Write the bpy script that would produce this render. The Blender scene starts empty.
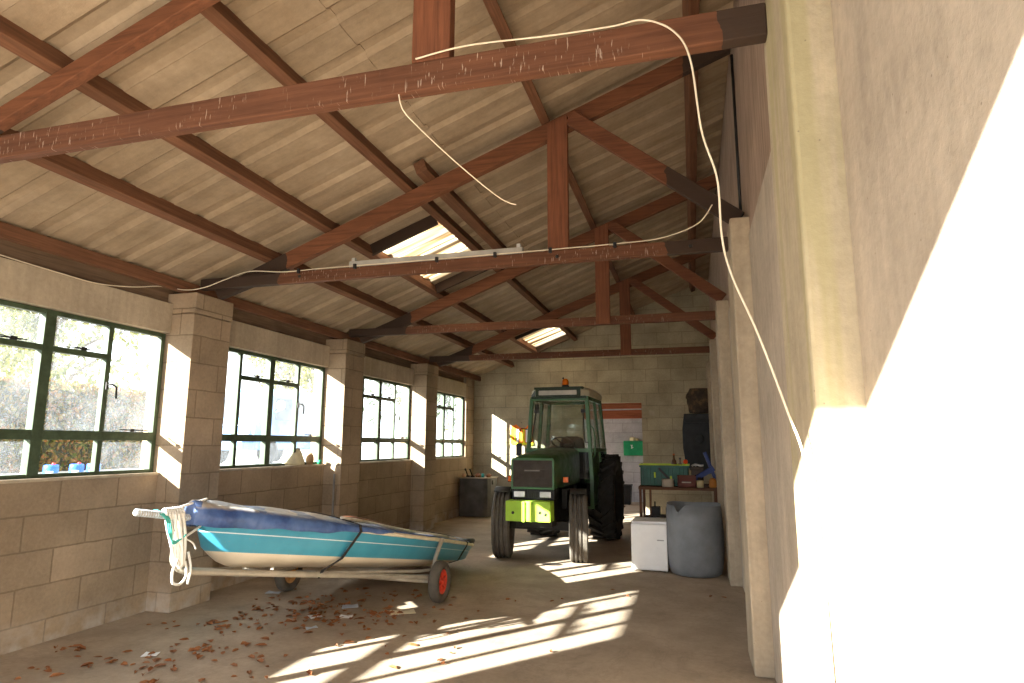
import bpy, bmesh, math, random
from mathutils import Vector, Matrix, Euler
random.seed(7)
SC = bpy.context.scene
COL = SC.collection
PI = math.pi
R = math.radians

# ------------------------------------------------------------------ helpers
class MB:
    """collects shapes, then links them as ONE mesh object"""
    def __init__(s): s.v = []; s.f = []; s.smooth = []
    def add(s, vs, fs, sm=False, M=None):
        b = len(s.v)
        for p in vs:
            p = Vector(p)
            if M is not None: p = M @ p
            s.v.append(p)
        for f in fs:
            s.f.append([b + i for i in f]); s.smooth.append(sm)
        return s
    def box(s, lo, hi, M=None):
        (a, b, c), (d, e, f) = lo, hi
        vs = [(a,b,c),(d,b,c),(d,e,c),(a,e,c),(a,b,f),(d,b,f),(d,e,f),(a,e,f)]
        fs = [(0,3,2,1),(4,5,6,7),(0,1,5,4),(1,2,6,5),(2,3,7,6),(3,0,4,7)]
        return s.add(vs, fs, False, M)
    def hexa(s, vs):
        fs = [(0,3,2,1),(4,5,6,7),(0,1,5,4),(1,2,6,5),(2,3,7,6),(3,0,4,7)]
        return s.add(vs, fs)
    def cbox(s, c, size, rot=(0,0,0)):
        M = Matrix.Translation(c) @ Euler(rot).to_matrix().to_4x4()
        h = [k/2 for k in size]
        return s.box((-h[0],-h[1],-h[2]), h, M)
    def beam(s, a, b, w, h, up=(0,0,1)):
        """box from a to b, w across, h along up"""
        a = Vector(a); b = Vector(b); d = (b-a); L = d.length; d.normalize()
        sd = d.cross(Vector(up)).normalized(); u = sd.cross(d)
        vs = []
        for p in (a, b):
            for i, j in ((-1,-1),(1,-1),(1,1),(-1,1)):
                vs.append(p + sd*(i*w/2) + u*(j*h/2))
        return s.add(vs, [(3,2,1,0),(4,5,6,7),(0,1,5,4),(1,2,6,5),(2,3,7,6),(3,0,4,7)])
    def prism(s, poly, t0, t1, axis='y'):
        """polygon of (p,q); axis y: (x,z), axis x: (y,z), axis z: (x,y)"""
        def mk(p, q, t):
            return {'y': (p,t,q), 'x': (t,p,q), 'z': (p,q,t)}[axis]
        n = len(poly)
        vs = [mk(p,q,t0) for p,q in poly] + [mk(p,q,t1) for p,q in poly]
        fs = [tuple(range(n)), tuple(range(2*n-1, n-1, -1))]
        for i in range(n):
            j = (i+1) % n
            fs.append((i, n+i, n+j, j))
        return s.add(vs, fs)
    def tube(s, pts, r, n=8, cap=True, radii=None):
        pts = [Vector(p) for p in pts]; m = len(pts)
        t = [(pts[min(i+1,m-1)] - pts[max(i-1,0)]).normalized() for i in range(m)]
        u = t[0].orthogonal().normalized()
        vs = []
        for i in range(m):
            u = (u - t[i]*u.dot(t[i]))
            u = u.normalized() if u.length > 1e-6 else t[i].orthogonal().normalized()
            w = t[i].cross(u); rr = radii[i] if radii else r
            for k in range(n):
                a = 2*PI*k/n
                vs.append(pts[i] + (u*math.cos(a) + w*math.sin(a))*rr)
        fs = []
        for i in range(m-1):
            for k in range(n):
                fs.append((i*n+k, i*n+(k+1)%n, (i+1)*n+(k+1)%n, (i+1)*n+k))
        s.add(vs, fs, True)
        if cap:
            b = len(s.v) - m*n
            s.f.append([b+k for k in range(n-1,-1,-1)]); s.smooth.append(False)
            s.f.append([b+(m-1)*n+k for k in range(n)]); s.smooth.append(False)
        return s
    def lathe(s, prof, n=32, M=None, sm=True, a0=0, a1=2*PI):
        """prof of (r, h) round local Z"""
        full = abs(a1-a0-2*PI) < 1e-6
        k = n if full else n+1
        vs = []; m = len(prof)
        for i in range(k):
            a = a0 + (a1-a0)*i/n
            for r, h in prof: vs.append((r*math.cos(a), r*math.sin(a), h))
        fs = []
        for i in range(n):
            j = (i+1) % k
            for q in range(m-1):
                fs.append((i*m+q, j*m+q, j*m+q+1, i*m+q+1))
        return s.add(vs, fs, sm, M)
    def grid(s, rows, sm=True, flip=False, closed=False):
        n = len(rows[0]); vs = [p for r in rows for p in r]; fs = []
        for i in range(len(rows)-1):
            for j in range(n if closed else n-1):
                k = (j+1) % n
                f = (i*n+j, i*n+k, (i+1)*n+k, (i+1)*n+j)
                fs.append(f[::-1] if flip else f)
        return s.add(vs, fs, sm)
    def build(s, name, m, parent=None, bev=0, solid=0, sub=0, seg=2):
        me = bpy.data.meshes.new(name)
        me.from_pydata([tuple(p) for p in s.v], [], s.f)
        me.update()
        bm = bmesh.new(); bm.from_mesh(me)
        bmesh.ops.recalc_face_normals(bm, faces=bm.faces)
        bm.to_mesh(me); bm.free()
        me.polygons.foreach_set('use_smooth', s.smooth[:len(me.polygons)] if len(s.smooth) >= len(me.polygons) else [False]*len(me.polygons))
        me.materials.append(m)
        o = bpy.data.objects.new(name, me); COL.objects.link(o)
        if parent is not None: o.parent = parent
        if solid:
            md = o.modifiers.new('solid', 'SOLIDIFY'); md.thickness = solid; md.offset = 0
        if sub:
            md = o.modifiers.new('sub', 'SUBSURF'); md.levels = sub; md.render_levels = sub
        if bev:
            md = o.modifiers.new('bevel', 'BEVEL'); md.width = bev; md.segments = seg; md.limit_method = 'ANGLE'; md.angle_limit = R(40)
        return o

def tag(o, label=None, cat=None, group=None, kind=None):
    if label: o['label'] = label
    if cat: o['category'] = cat
    if group: o['group'] = group
    if kind: o['kind'] = kind
    return o
def struct(o, label=None): return tag(o, label, None, None, 'structure')
def empty(name, loc, label=None, cat=None, group=None, rot=(0,0,0)):
    o = bpy.data.objects.new(name, None); COL.objects.link(o)
    o.empty_display_size = .1; o.location = loc; o.rotation_euler = rot
    return tag(o, label, cat, group)
def spline(pts, n=10):
    """Catmull-Rom through the points"""
    P = [Vector(p) for p in pts]; out = []
    for i in range(len(P)-1):
        p0 = P[max(i-1,0)]; p1 = P[i]; p2 = P[i+1]; p3 = P[min(i+2,len(P)-1)]
        for k in range(n):
            t = k/n
            out.append(.5*((2*p1) + (p2-p0)*t + (2*p0-5*p1+4*p2-p3)*t*t + (3*p1-p0-3*p2+p3)*t**3))
    out.append(P[-1]); return out

# ------------------------------------------------------------------ materials
class N:
    def __init__(s, name):
        s.m = bpy.data.materials.new(name); s.m.use_nodes = True
        s.t = s.m.node_tree; s.t.nodes.clear()
        s.out = s.n('ShaderNodeOutputMaterial')
        s.tc = s.n('ShaderNodeTexCoord')
    def n(s, t, **k):
        x = s.t.nodes.new(t)
        for a, b in k.items(): setattr(x, a, b)
        return x
    def l(s, a, b): s.t.links.new(a, b)
    def math(s, op, a, b=None, c=None, clamp=False):
        x = s.n('ShaderNodeMath', operation=op, use_clamp=clamp)
        for i, v in enumerate((a, b, c)):
            if v is None: continue
            if isinstance(v, (int, float)): x.inputs[i].default_value = v
            else: s.l(v, x.inputs[i])
        return x.outputs[0]
    def mapping(s, scale=(1,1,1), loc=(0,0,0), src=None):
        x = s.n('ShaderNodeMapping'); x.inputs['Scale'].default_value = scale; x.inputs['Location'].default_value = loc
        s.l(src or s.tc.outputs['Object'], x.inputs['Vector']); return x.outputs[0]
    def noise(s, scale, detail=4, rough=.55, vec=None, dist=0):
        x = s.n('ShaderNodeTexNoise'); x.inputs['Scale'].default_value = scale; x.inputs['Detail'].default_value = detail
        x.inputs['Roughness'].default_value = rough; x.inputs['Distortion'].default_value = dist
        s.l(vec or s.tc.outputs['Object'], x.inputs['Vector']); return x.outputs['Fac']
    def ramp(s, fac, stops):
        x = s.n('ShaderNodeValToRGB'); e = x.color_ramp.elements
        while len(e) < len(stops): e.new(.5)
        for i, (p, c) in enumerate(stops):
            e[i].position = p; e[i].color = (c, c, c, 1) if isinstance(c, (int, float)) else (*c, 1)
        s.l(fac, x.inputs[0]); return x.outputs[0]
    def mix(s, fac, a, b, mode='MIX'):
        x = s.n('ShaderNodeMix', data_type='RGBA', blend_type=mode)
        for i, v in ((0, fac), (6, a), (7, b)):
            if isinstance(v, (int, float)): x.inputs[i].default_value = v
            elif isinstance(v, tuple): x.inputs[i].default_value = (*v, 1)
            else: s.l(v, x.inputs[i])
        return x.outputs[2]
    def bump(s, h, strength=.3, dist=.01, nrm=None):
        x = s.n('ShaderNodeBump'); x.inputs['Strength'].default_value = strength; x.inputs['Distance'].default_value = dist
        s.l(h, x.inputs['Height'])
        if nrm: s.l(nrm, x.inputs['Normal'])
        return x.outputs[0]
    def bsdf(s, color, rough=.8, metal=0, nrm=None, spec=.3, **kw):
        x = s.n('ShaderNodeBsdfPrincipled')
        for k, v in (('Base Color', color), ('Roughness', rough), ('Metallic', metal), ('Specular IOR Level', spec)):
            if isinstance(v, tuple): x.inputs[k].default_value = (*v, 1)
            elif isinstance(v, (int, float)): x.inputs[k].default_value = v
            else: s.l(v, x.inputs[k])
        for k, v in kw.items(): x.inputs[k.replace('_', ' ')].default_value = v
        if nrm: s.l(nrm, x.inputs['Normal'])
        return x.outputs[0]
    def done(s, sh): s.l(sh, s.out.inputs['Surface']); return s.m

def scale_c(c, k): return tuple(min(1, x*k) for x in c)
def plain(name, c, rough=.6, metal=0, var=.18, scale=9, spec=.3, bump=.12, bscale=60, **kw):
    """paint, plastic, metal: colour with a little wear"""
    n = N(name)
    f = n.noise(scale, 5, .6)
    col = n.ramp(f, [(.3, scale_c(c, 1-var)), (.7, scale_c(c, 1+var))])
    nr = n.bump(n.noise(bscale, 3), bump, .004) if bump else None
    r = n.ramp(n.noise(scale*1.7, 3), [(.3, max(0, rough-.1)), (.7, min(1, rough+.1))])
    return n.done(n.bsdf(col, r, metal, nr, spec, **kw))

def block_mat(name, c, c2, mortar, bw=.49, bh=.245, paint=False, off=(0,0)):
    n = N(name)
    sp = n.n('ShaderNodeSeparateXYZ'); n.l(n.tc.outputs['Object'], sp.inputs[0])
    cb = n.n('ShaderNodeCombineXYZ')
    n.l(n.math('ADD', n.math('ADD', sp.outputs[0], sp.outputs[1]), off[0]), cb.inputs[0]); n.l(n.math('ADD', sp.outputs[2], off[1]), cb.inputs[1])
    wob = n.n('ShaderNodeVectorMath', operation='ADD'); 
    nz = n.n('ShaderNodeTexNoise'); nz.inputs['Scale'].default_value = 7; n.l(n.tc.outputs['Object'], nz.inputs['Vector'])
    sc = n.n('ShaderNodeVectorMath', operation='SCALE'); sc.inputs['Scale'].default_value = .012; n.l(nz.outputs['Color'], sc.inputs[0])
    n.l(cb.outputs[0], wob.inputs[0]); n.l(sc.outputs[0], wob.inputs[1])
    b = n.n('ShaderNodeTexBrick'); n.l(wob.outputs[0], b.inputs['Vector'])
    b.inputs['Color1'].default_value = (*c, 1); b.inputs['Color2'].default_value = (*c2, 1); b.inputs['Mortar'].default_value = (*mortar, 1)
    b.inputs['Scale'].default_value = 1; b.inputs['Mortar Size'].default_value = .007; b.inputs['Mortar Smooth'].default_value = .35
    b.inputs['Bias'].default_value = 0; b.inputs['Brick Width'].default_value = bw; b.inputs['Row Height'].default_value = bh
    fine = n.noise(38, 6, .7); big = n.noise(1.7, 5, .6)
    col = n.mix(.55, b.outputs['Color'], n.ramp(fine, [(.3, .62), (.7, 1.0)]), 'MULTIPLY')
    col = n.mix(.85, col, n.ramp(big, [(.32, .62), (.68, 1.05)]), 'MULTIPLY')
    # efflorescence and damp low on the wall
    low = n.math('MULTIPLY', n.ramp(sp.outputs[2], [(.02, 1.0), (.24, 0.0)]), n.ramp(n.noise(5, 4), [(.42, 0), (.62, 1)]))
    if not paint: col = n.mix(n.math('MULTIPLY', low, .55), col, (.5, .47, .43))
    h = n.math('ADD', n.math('MULTIPLY', b.outputs['Fac'], -1.0), n.math('MULTIPLY', fine, .35))
    return n.done(n.bsdf(col, .93, 0, n.bump(h, .55, .012), .15))

def concrete_mat(name, c, streak=True, alg=False, fl=False):
    n = N(name)
    sp = n.n('ShaderNodeSeparateXYZ'); n.l(n.tc.outputs['Object'], sp.inputs[0])
    f1 = n.noise(2.2, 6, .65); f2 = n.noise(26, 5, .7)
    col = n.ramp(f1, [(.3, scale_c(c, .78)), (.7, scale_c(c, 1.12))])
    col = n.mix(.5, col, n.ramp(f2, [(.3, .72), (.65, 1.03)]), 'MULTIPLY')
    if streak:
        v = n.mapping((14, 14, .7)); col = n.mix(.45, col, n.ramp(n.noise(1, 4, .6, v), [(.35, .74), (.62, 1.03)]), 'MULTIPLY')
    if alg:
        v = n.mapping((9, 9, .5)); m = n.math('MULTIPLY', n.ramp(n.noise(1.0, 4, .6, v), [(.46, 0), (.6, 1)]), .55)
        col = n.mix(m, col, (.36, .33, .17))
    if fl:
        crack = n.ramp(n.noise(1.1, 8, .7, None, .6), [(.48, 1.0), (.5, .80), (.52, 1.0)])
        col = n.mix(.55, col, crack, 'MULTIPLY')
        st = n.ramp(n.noise(.55, 3, .5), [(.4, .84), (.6, 1.06)]); col = n.mix(.7, col, st, 'MULTIPLY')
        col = n.mix(n.ramp(n.noise(75, 2, .8), [(.66, 0), (.72, .5)]), col, (.12, .09, .07))
    vo = n.n('ShaderNodeTexVoronoi'); vo.inputs['Scale'].default_value = 19; n.l(n.tc.outputs['Object'], vo.inputs['Vector'])
    if not fl: col = n.mix(n.ramp(vo.outputs['Distance'], [(.035, .6), (.06, 0)]), col, (.16, .13, .10))
    return n.done(n.bsdf(col, .9 if not fl else .86, 0, n.bump(f2, .35 if not fl else .25, .01), .2))

def timber_mat(name, c, axis='x', drip=False, tar=None, dark=(.045, .028, .02)):
    """sawn timber with the grain along axis; tar = (x0, x1): tarred ends outside that span"""
    n = N(name)
    st = {'x': (1.2, 26, 26), 'y': (26, 1.2, 26), 'z': (26, 26, 1.2)}[axis]
    g = n.noise(1.6, 7, .65, n.mapping(st), .4)
    f = n.noise(3, 4, .6)
    col = n.ramp(g, [(.28, scale_c(c, .55)), (.72, scale_c(c, 1.25))])
    col = n.mix(.6, col, n.ramp(f, [(.3, .65), (.7, 1.08)]), 'MULTIPLY')
    sp = n.n('ShaderNodeSeparateXYZ'); n.l(n.tc.outputs['Object'], sp.inputs[0])
    if drip:
        v = n.mapping((80, 5, 10)); d = n.ramp(n.noise(1.5, 3, .55, v), [(.625, 0), (.67, .45)])
        gate = n.ramp(n.noise(2.3, 2), [(.42, 0), (.5, 1)])
        col = n.mix(n.math('MULTIPLY', d, gate), col, (.62, .52, .43))
    if tar:
        w = n.math('MULTIPLY', n.math('SUBTRACT', n.noise(9, 3), .5), .12)
        x = n.math('ADD', sp.outputs[0], w)
        m = n.math('MAXIMUM', n.math('LESS_THAN', x, tar[0]), n.math('GREATER_THAN', x, tar[1]))
        col = n.mix(m, col, dark)
    return n.done(n.bsdf(col, .82, 0, n.bump(g, .4, .006), .25))

def glass_mat(name, dirt=.4, spots=True, tint=(.93, .96, .97), ior=1.5):
    n = N(name)
    tr = n.n('ShaderNodeBsdfTransparent'); tr.inputs[0].default_value = (*tint, 1)
    tl = n.n('ShaderNodeBsdfTranslucent'); tl.inputs[0].default_value = (.80, .87, .96, 1)
    df = n.n('ShaderNodeBsdfDiffuse'); df.inputs[0].default_value = (.75, .76, .75, 1)
    dm = n.n('ShaderNodeMixShader'); dm.inputs[0].default_value = .25; n.l(tl.outputs[0], dm.inputs[1]); n.l(df.outputs[0], dm.inputs[2])
    f = n.ramp(n.noise(3.4, 6, .68, None, .5), [(.3, dirt*.35), (.72, dirt*1.7)])
    if spots:
        s2 = n.ramp(n.noise(45, 3, .6), [(.58, 0), (.66, .035)]); f = n.math('ADD', f, s2, None, True)
    m1 = n.n('ShaderNodeMixShader'); n.l(f, m1.inputs[0]); n.l(tr.outputs[0], m1.inputs[1]); n.l(dm.outputs[0], m1.inputs[2])
    gl = n.n('ShaderNodeBsdfGlossy'); gl.inputs['Roughness'].default_value = .03
    fr = n.n('ShaderNodeFresnel'); fr.inputs[0].default_value = ior
    m2 = n.n('ShaderNodeMixShader'); ge = n.n('ShaderNodeNewGeometry'); n.l(n.math('MULTIPLY', fr.outputs[0], n.math('SUBTRACT', 1.0, ge.outputs['Backfacing'])), m2.inputs[0]); n.l(m1.outputs[0], m2.inputs[1]); n.l(gl.outputs[0], m2.inputs[2])
    return n.done(m2.outputs[0])

def leaf_mat(name, c1, c2, c3):
    n = N(name)
    oi = n.noise(4, 3); v = n.n('ShaderNodeTexVoronoi'); v.inputs['Scale'].default_value = 14; n.l(n.tc.outputs['Object'], v.inputs['Vector'])
    col = n.ramp(v.outputs['Color'], [(.2, c1), (.5, c2), (.85, c3)])
    col = n.mix(.4, col, n.ramp(oi, [(.3, .6), (.7, 1.1)]), 'MULTIPLY')
    d = n.bsdf(col, .6, 0, None, .3)
    t = n.n('ShaderNodeBsdfTranslucent'); n.l(col, t.inputs[0])
    m = n.n('ShaderNodeMixShader'); m.inputs[0].default_value = .3; n.l(d, m.inputs[1]); n.l(t.outputs[0], m.inputs[2])
    return n.done(m.outputs[0])

BLK = block_mat('concrete block', (.47,.355,.245), (.39,.295,.20), (.30,.225,.15), off=(0,.08))
BLKB = block_mat('concrete block end wall', (.54,.47,.33), (.46,.40,.285), (.36,.31,.22), off=(.13, .02))
BLKP = block_mat('grey painted block', (.60,.60,.63), (.50,.50,.54), (.40,.40,.42), paint=True)
CONC = concrete_mat('precast concrete', (.50,.42,.315))
CONCW = concrete_mat('precast wall panel', (.53,.46,.375))
CONCA = concrete_mat('algae stained concrete', (.50,.43,.31), alg=True)
FLOOR = concrete_mat('concrete floor', (.45,.36,.27), streak=False, fl=True)
TIMX = timber_mat('red stained timber', (.23,.088,.042), 'x', True, (1.03, 4.42))
TIMS = timber_mat('red stained strut timber', (.20,.075,.036), 'x', False, (-9, 4.42))
TIMC = timber_mat('red stained rafter timber', (.235,.088,.040), 'x', False, (1.06, 4.5))
TIMZ = timber_mat('red stained post timber', (.20,.075,.038), 'z')
TIMY = timber_mat('brown purlin timber', (.185,.085,.046), 'y')
TIMO = timber_mat('old grey brown timber', (.20,.13,.085), 'y')
BOARD = timber_mat('weathered pinkish brown boarding', (.42,.31,.245), 'z')
REDT = timber_mat('bright red stained timber', (.42,.14,.075), 'x')
GREENF = plain('green window paint', (.05,.074,.042), .5, 0, .35, 14)
GLASS = glass_mat('dirty window glass', .036)
GLASSC = glass_mat('clean window glass', .002, False)
DARKM = plain('dark iron', (.03,.028,.026), .55, .4)
BLACK = plain('black plastic', (.018,.018,.02), .5)
CABLE = plain('cream cable sheath', (.72,.64,.50), .5, 0, .1)
GALV = plain('weathered galvanised tube', (.42,.38,.31), .5, .35, .2)
RUBBER = plain('worn tyre rubber', (.10,.086,.07), .85, 0, .3)
RUBBERB = plain('dark tyre rubber', (.028,.026,.024), .85, 0, .3)
WHITE = plain('white enamel', (.88,.88,.88), .35, 0, .03)
ROPE = plain('white rope', (.8,.79,.76), .8, 0, .06)
TEALR = plain('teal twine', (.08,.42,.36), .8)

# roof sheets: mottled fibre cement
def roof_mat():
    n = N('fibre cement roof sheet')
    f1 = n.noise(1.6, 6, .65); f2 = n.noise(22, 5, .7)
    col = n.ramp(f1, [(.3, (.32,.24,.16)), (.7, (.47,.37,.265))])
    v = n.mapping((1.0, 7, 1)); col = n.mix(.55, col, n.ramp(n.noise(1.3, 5, .65, v), [(.33, .62), (.64, 1.05)]), 'MULTIPLY')
    col = n.mix(.45, col, n.ramp(f2, [(.3, .7), (.68, 1.05)]), 'MULTIPLY')
    return n.done(n.bsdf(col, .92, 0, n.bump(f2, .3, .01), .15))
ROOF = roof_mat()

# ------------------------------------------------------------------ building
BAY = 2.605
PY = [1.945 + BAY*i for i in range(-1, 5)]           # near faces of the piers: -0.66, 1.945, 4.55, 7.155, 9.76, 12.365
PW = .473
YF, YB = -1.12, 12.875                                # inner faces of the open front and the end wall
XR = 4.93                                             # right wall face
ZS, ZH, ZL = 1.151, 2.383, 2.657                      # sill, lintel underside, lintel top
def zc(x): return 2.55 + .377*x                       # underside of the sloping top chords
SL = math.atan(.377)

b = MB(); b.box((-.3, YF-.1, -.2), (5.2, YB+.3, 0)); struct(b.build('floor', FLOOR))
# left wall below the windows
b = MB(); b.box((-.21, YF-.2, 0), (0, YB, ZS-.025))
struct(b.build('wall_left', BLK))
b = MB(); b.box((-.21, YF-.2, ZL+.002), (-.06, YB, 2.84)); struct(b.build('trim_eaves', TIMO))
for i, y in enumerate(PY[:-1]):
    b = MB(); e = y+PW
    b.box((-.21, y, 0), (.243, e, 2.56)); b.box((-.21, y-.006, 2.565), (.252, e+.006 if e < YB else e, 2.752))
    struct(b.build('wall_left_pier', BLK, None, .008))
# lintels, sills
for i in range(5):
    y0 = PY[i]+PW; y1 = PY[i+1]
    b = MB(); b.box((-.16, y0+.004, ZH), (.004, y1-.004, ZL)); struct(b.build(f'trim_{i+1}', CONC, None, .006))
    b = MB(); b.box((-.215, y0+.002, ZS-.024), (.012, y1-.002, ZS)); struct(b.build(f'trim_{i+6}', CONC, None, .004))
b = MB(); b.box((-.21, YF-.2, 0), (0, PY[0], 2.84)); b.box((-.21, PY[-1], ZS-.02), (0, YB, 2.84)); struct(b.build('wall_left_end', BLK))

# windows: steel casements, four lights wide
def window(idx, y0, y1):
    root = struct(empty(f'window_{idx}', (-.08, (y0+y1)/2, ZS)))
    W = (y1-y0)/2 - .004; H = ZH-ZS-.002; zt = 1.46-ZS; zv = 2.095-ZS
    xs = [-W, -W+.545, -.005, W-.545, W]
    f = MB()
    d = .028
    for a, c in ((-W, -W+.042), (W-.042, W)): f.box((-d, a, 0), (d, c, H))
    f.box((-d, -W+.042, 0), (d, W-.042, .028)); f.box((-d, -W+.042, H-.036), (d, W-.042, H))
    f.build('window_frame', GREENF, root, .003)
    f = MB(); f.box((-.034, xs[2]-.042, .02), (.034, xs[2]+.042, H-.02)); f.build('mullion', GREENF, root, .004)
    for k in (1, 3):
        f = MB(); f.box((-.024, xs[k]-.022, .02), (.024, xs[k]+.022, H-.02)); f.build('mullion', GREENF, root, .003)
    f = MB()
    for a, c in ((-W+.04, xs[2]-.042), (xs[2]+.042, W-.04)): f.box((-.03, a, zt-.036), (.032, c, zt+.036))
    f.build('transom', GREENF, root, .004)
    for a, c in ((xs[1]+.022, xs[2]-.042), (xs[2]+.042, xs[3]-.022)):
        f = MB(); f.box((-.026, a, zv-.022), (.03, c, zv+.022)); v = f.build('vent_rail', GREENF, root, .003)
        f = MB(); m = (a+c)/2
        f.tube([(.038, m-.14, zv+.028), (.044, m+.1, zv+.034)], .005, 6); f.box((.03, m-.02, zv+.02), (.05, m+.03, zv+.045)); f.tube([(.04, m-.12, zv+.045), (.04, m+.06, zv+.028)], .004, 6)
        f.build('vent_stay', DARKM, v)
    # the casement catch
    f = MB(); yk = xs[3]; zk = 1.86-ZS
    f.box((.024, yk-.012, zk-.03), (.04, yk+.012, zk+.03)); f.tube([(.04, yk, zk+.01), (.075, yk+.01, zk+.012), (.078, yk+.05, zk-.01), (.07, yk+.062, zk-.1)], .008, 6)
    f.build('casement_catch', DARKM, root)
    f = MB(); f.tube([(.045, W-.4, zt+.052), (.05, W-.12, zt+.05)], .005, 6); f.box((.03, W-.3, zt+.036), (.055, W-.26, zt+.06)); f.build('casement_stay', DARKM, root)
    g = MB(); gc = MB()
    for k in range(4):
        a, c = xs[k]+.01, xs[k+1]-.01
        for z0, z1 in ((.01, zt), (zt, H-.01)):
            m = gc if (idx == 1 and k == 2 and z0 < .1) else g
            m.box((-.004, a, z0), (.0, c, z1))
    g.build('glass_panes', GLASS, root)
    if gc.f: tag(gc.build('clear_glass_pane', GLASSC, root), 'clean pane showing the hedge')
for i, idx in enumerate((5, 1, 2, 3, 4)):
    window(idx, PY[i]+PW, PY[i+1])

# right wall: precast panels between posts, boarding above
b = MB(); b.box((XR, YF-.2, 0), (XR+.15, YB, 2.815)); struct(b.build('wall_right', CONCW))
b = MB(); b.box((XR+.01, YF-.2, 2.815), (XR+.06, YB, zc(XR)+.33)); struct(b.build('wall_right_boarding', BOARD))
for i, y in enumerate([1.775 + BAY*(k-1) for k in range(6)]):
    b = MB(); e = min(y+PW, YB)
    b.box((4.812, y, 0), (XR+.02, e, 2.945))
    struct(b.build('wall_right_post', CONCA if i == 1 else CONC, None, .012))
b = MB(); b.tube([(4.915, 4.70, 2.96), (4.915, 4.70, 4.36)], .011, 8)
tag(b.build('black_pipe', BLACK), 'thin black pipe running up the boarding above the second right-hand post', 'pipe')
# end wall with its doorway
DX0, DX1, DZ = 2.35, 3.55, 2.25
b = MB(); T = YB+.21
b.prism([(-.2,0), (DX0,0), (DX0,zc(DX0)+.285), (-.2,zc(-.2)+.285)], YB, T)
b.prism([(DX0,DZ), (DX1,DZ), (DX1,zc(DX1)+.285), (DX0,zc(DX0)+.285)], YB, T)
b.prism([(DX1,0), (5.08,0), (5.08,zc(5.08)+.285), (DX1,zc(DX1)+.285)], YB, T)
struct(b.build('wall_back', BLKB))
# open front behind the camera
b = MB(); T = YF-.21
b.prism([(-.2,0), (.7,0), (.7,zc(.7)+.285), (-.2,zc(-.2)+.285)], T, YF)
b.prism([(.7,2.935), (4.8,2.935), (4.8,zc(4.8)+.285), (.7,zc(.7)+.285)], T, YF)
b.prism([(4.8,0), (5.08,0), (5.08,zc(5.08)+.285), (4.8,zc(4.8)+.285)], T, YF)
struct(b.build('wall_front', BLKB))

# roof sheets with shallow ridges, two rows of sheets lapping near mid slope
SKY = [(5.5, 7.1), (10.85, 12.45)]; SX = (1.47, 2.17)
def prof():
    out = []; P = .34; y = -1.5
    while y < 13.2:
        out += [(y, 0), (y+.20, 0), (y+.235, .03), (y+.305, .03)]
        y += P
    return out
PR = prof()
def roof_row(x0, x1, lift, holes=None, lo=None):
    b = MB(); xs = [x0, x1] if not holes else [x0, SX[0], SX[1], x1]
    for k in range(len(xs)-1):
        for (ya, ha), (yb, hb) in zip(PR[:-1], PR[1:]):
            ym = (ya+yb)/2
            if holes and k == 1 and any(a < ym < c for a, c in SKY): continue
            z = lambda x, h: zc(x)+.282+lift+h
            b.add([(xs[k],ya,z(xs[k],ha)), (xs[k+1],ya,z(xs[k+1],ha)), (xs[k+1],yb,z(xs[k+1],hb)), (xs[k],yb,z(xs[k],hb))], [(0,1,2,3)])
    return b
struct(roof_row(-.45, 2.62, 0, True).build('ceiling', ROOF, None, 0, .008))
struct(roof_row(2.46, 5.2, .0085).build('ceiling_upper', ROOF, None, 0, .008))
# rooflights: translucent corrugated sheet in a timber lining
def rl_mat():
    n = N('translucent roof sheet')
    tl = n.n('ShaderNodeBsdfTranslucent'); f = n.noise(1.1, 3, .6, n.mapping((.5, 9, .5)))
    n.l(n.ramp(f, [(.38, (.20,.13,.07)), (.52, (.45,.38,.27)), (.6, (.62,.57,.48))]), tl.inputs[0])
    tr = n.n('ShaderNodeBsdfTransparent'); m = n.n('ShaderNodeMixShader'); m.inputs[0].default_value = .03
    n.l(tl.outputs[0], m.inputs[1]); n.l(tr.outputs[0], m.inputs[2]); return n.done(m.outputs[0])
RL = rl_mat()
for k, (a, c) in enumerate(SKY):
    root = tag(empty('rooflight', (1.82, (a+c)/2, zc(1.82)+.26)), ['larger translucent rooflight in the sloping roof beyond the batten light', 'smaller translucent rooflight in the roof above the tractor'][k], 'rooflight')
    o = Vector(root.location); b = MB()
    for (ya, ha), (yb, hb) in zip(PR[:-1], PR[1:]):
        if a < (ya+yb)/2 < c:
            z = lambda x, h: zc(x)+.2845+h
            b.add([Vector((SX[0]-.03,ya,z(SX[0]-.03,ha)))-o, Vector((SX[1]+.03,ya,z(SX[1]+.03,ha)))-o, Vector((SX[1]+.03,yb,z(SX[1]+.03,hb)))-o, Vector((SX[0]-.03,yb,z(SX[0]-.03,hb)))-o], [(0,1,2,3)])
    b.build('translucent_sheet', RL, root, 0, .004)
    for yy in (a-.03, c+.03):
        b = MB(); b.beam(Vector((SX[0]-.0, yy, zc(SX[0])+.215))-o, Vector((SX[1]+.0, yy, zc(SX[1])+.215))-o, .04, .11); b.build('lining_board', TIMC, root)

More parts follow.
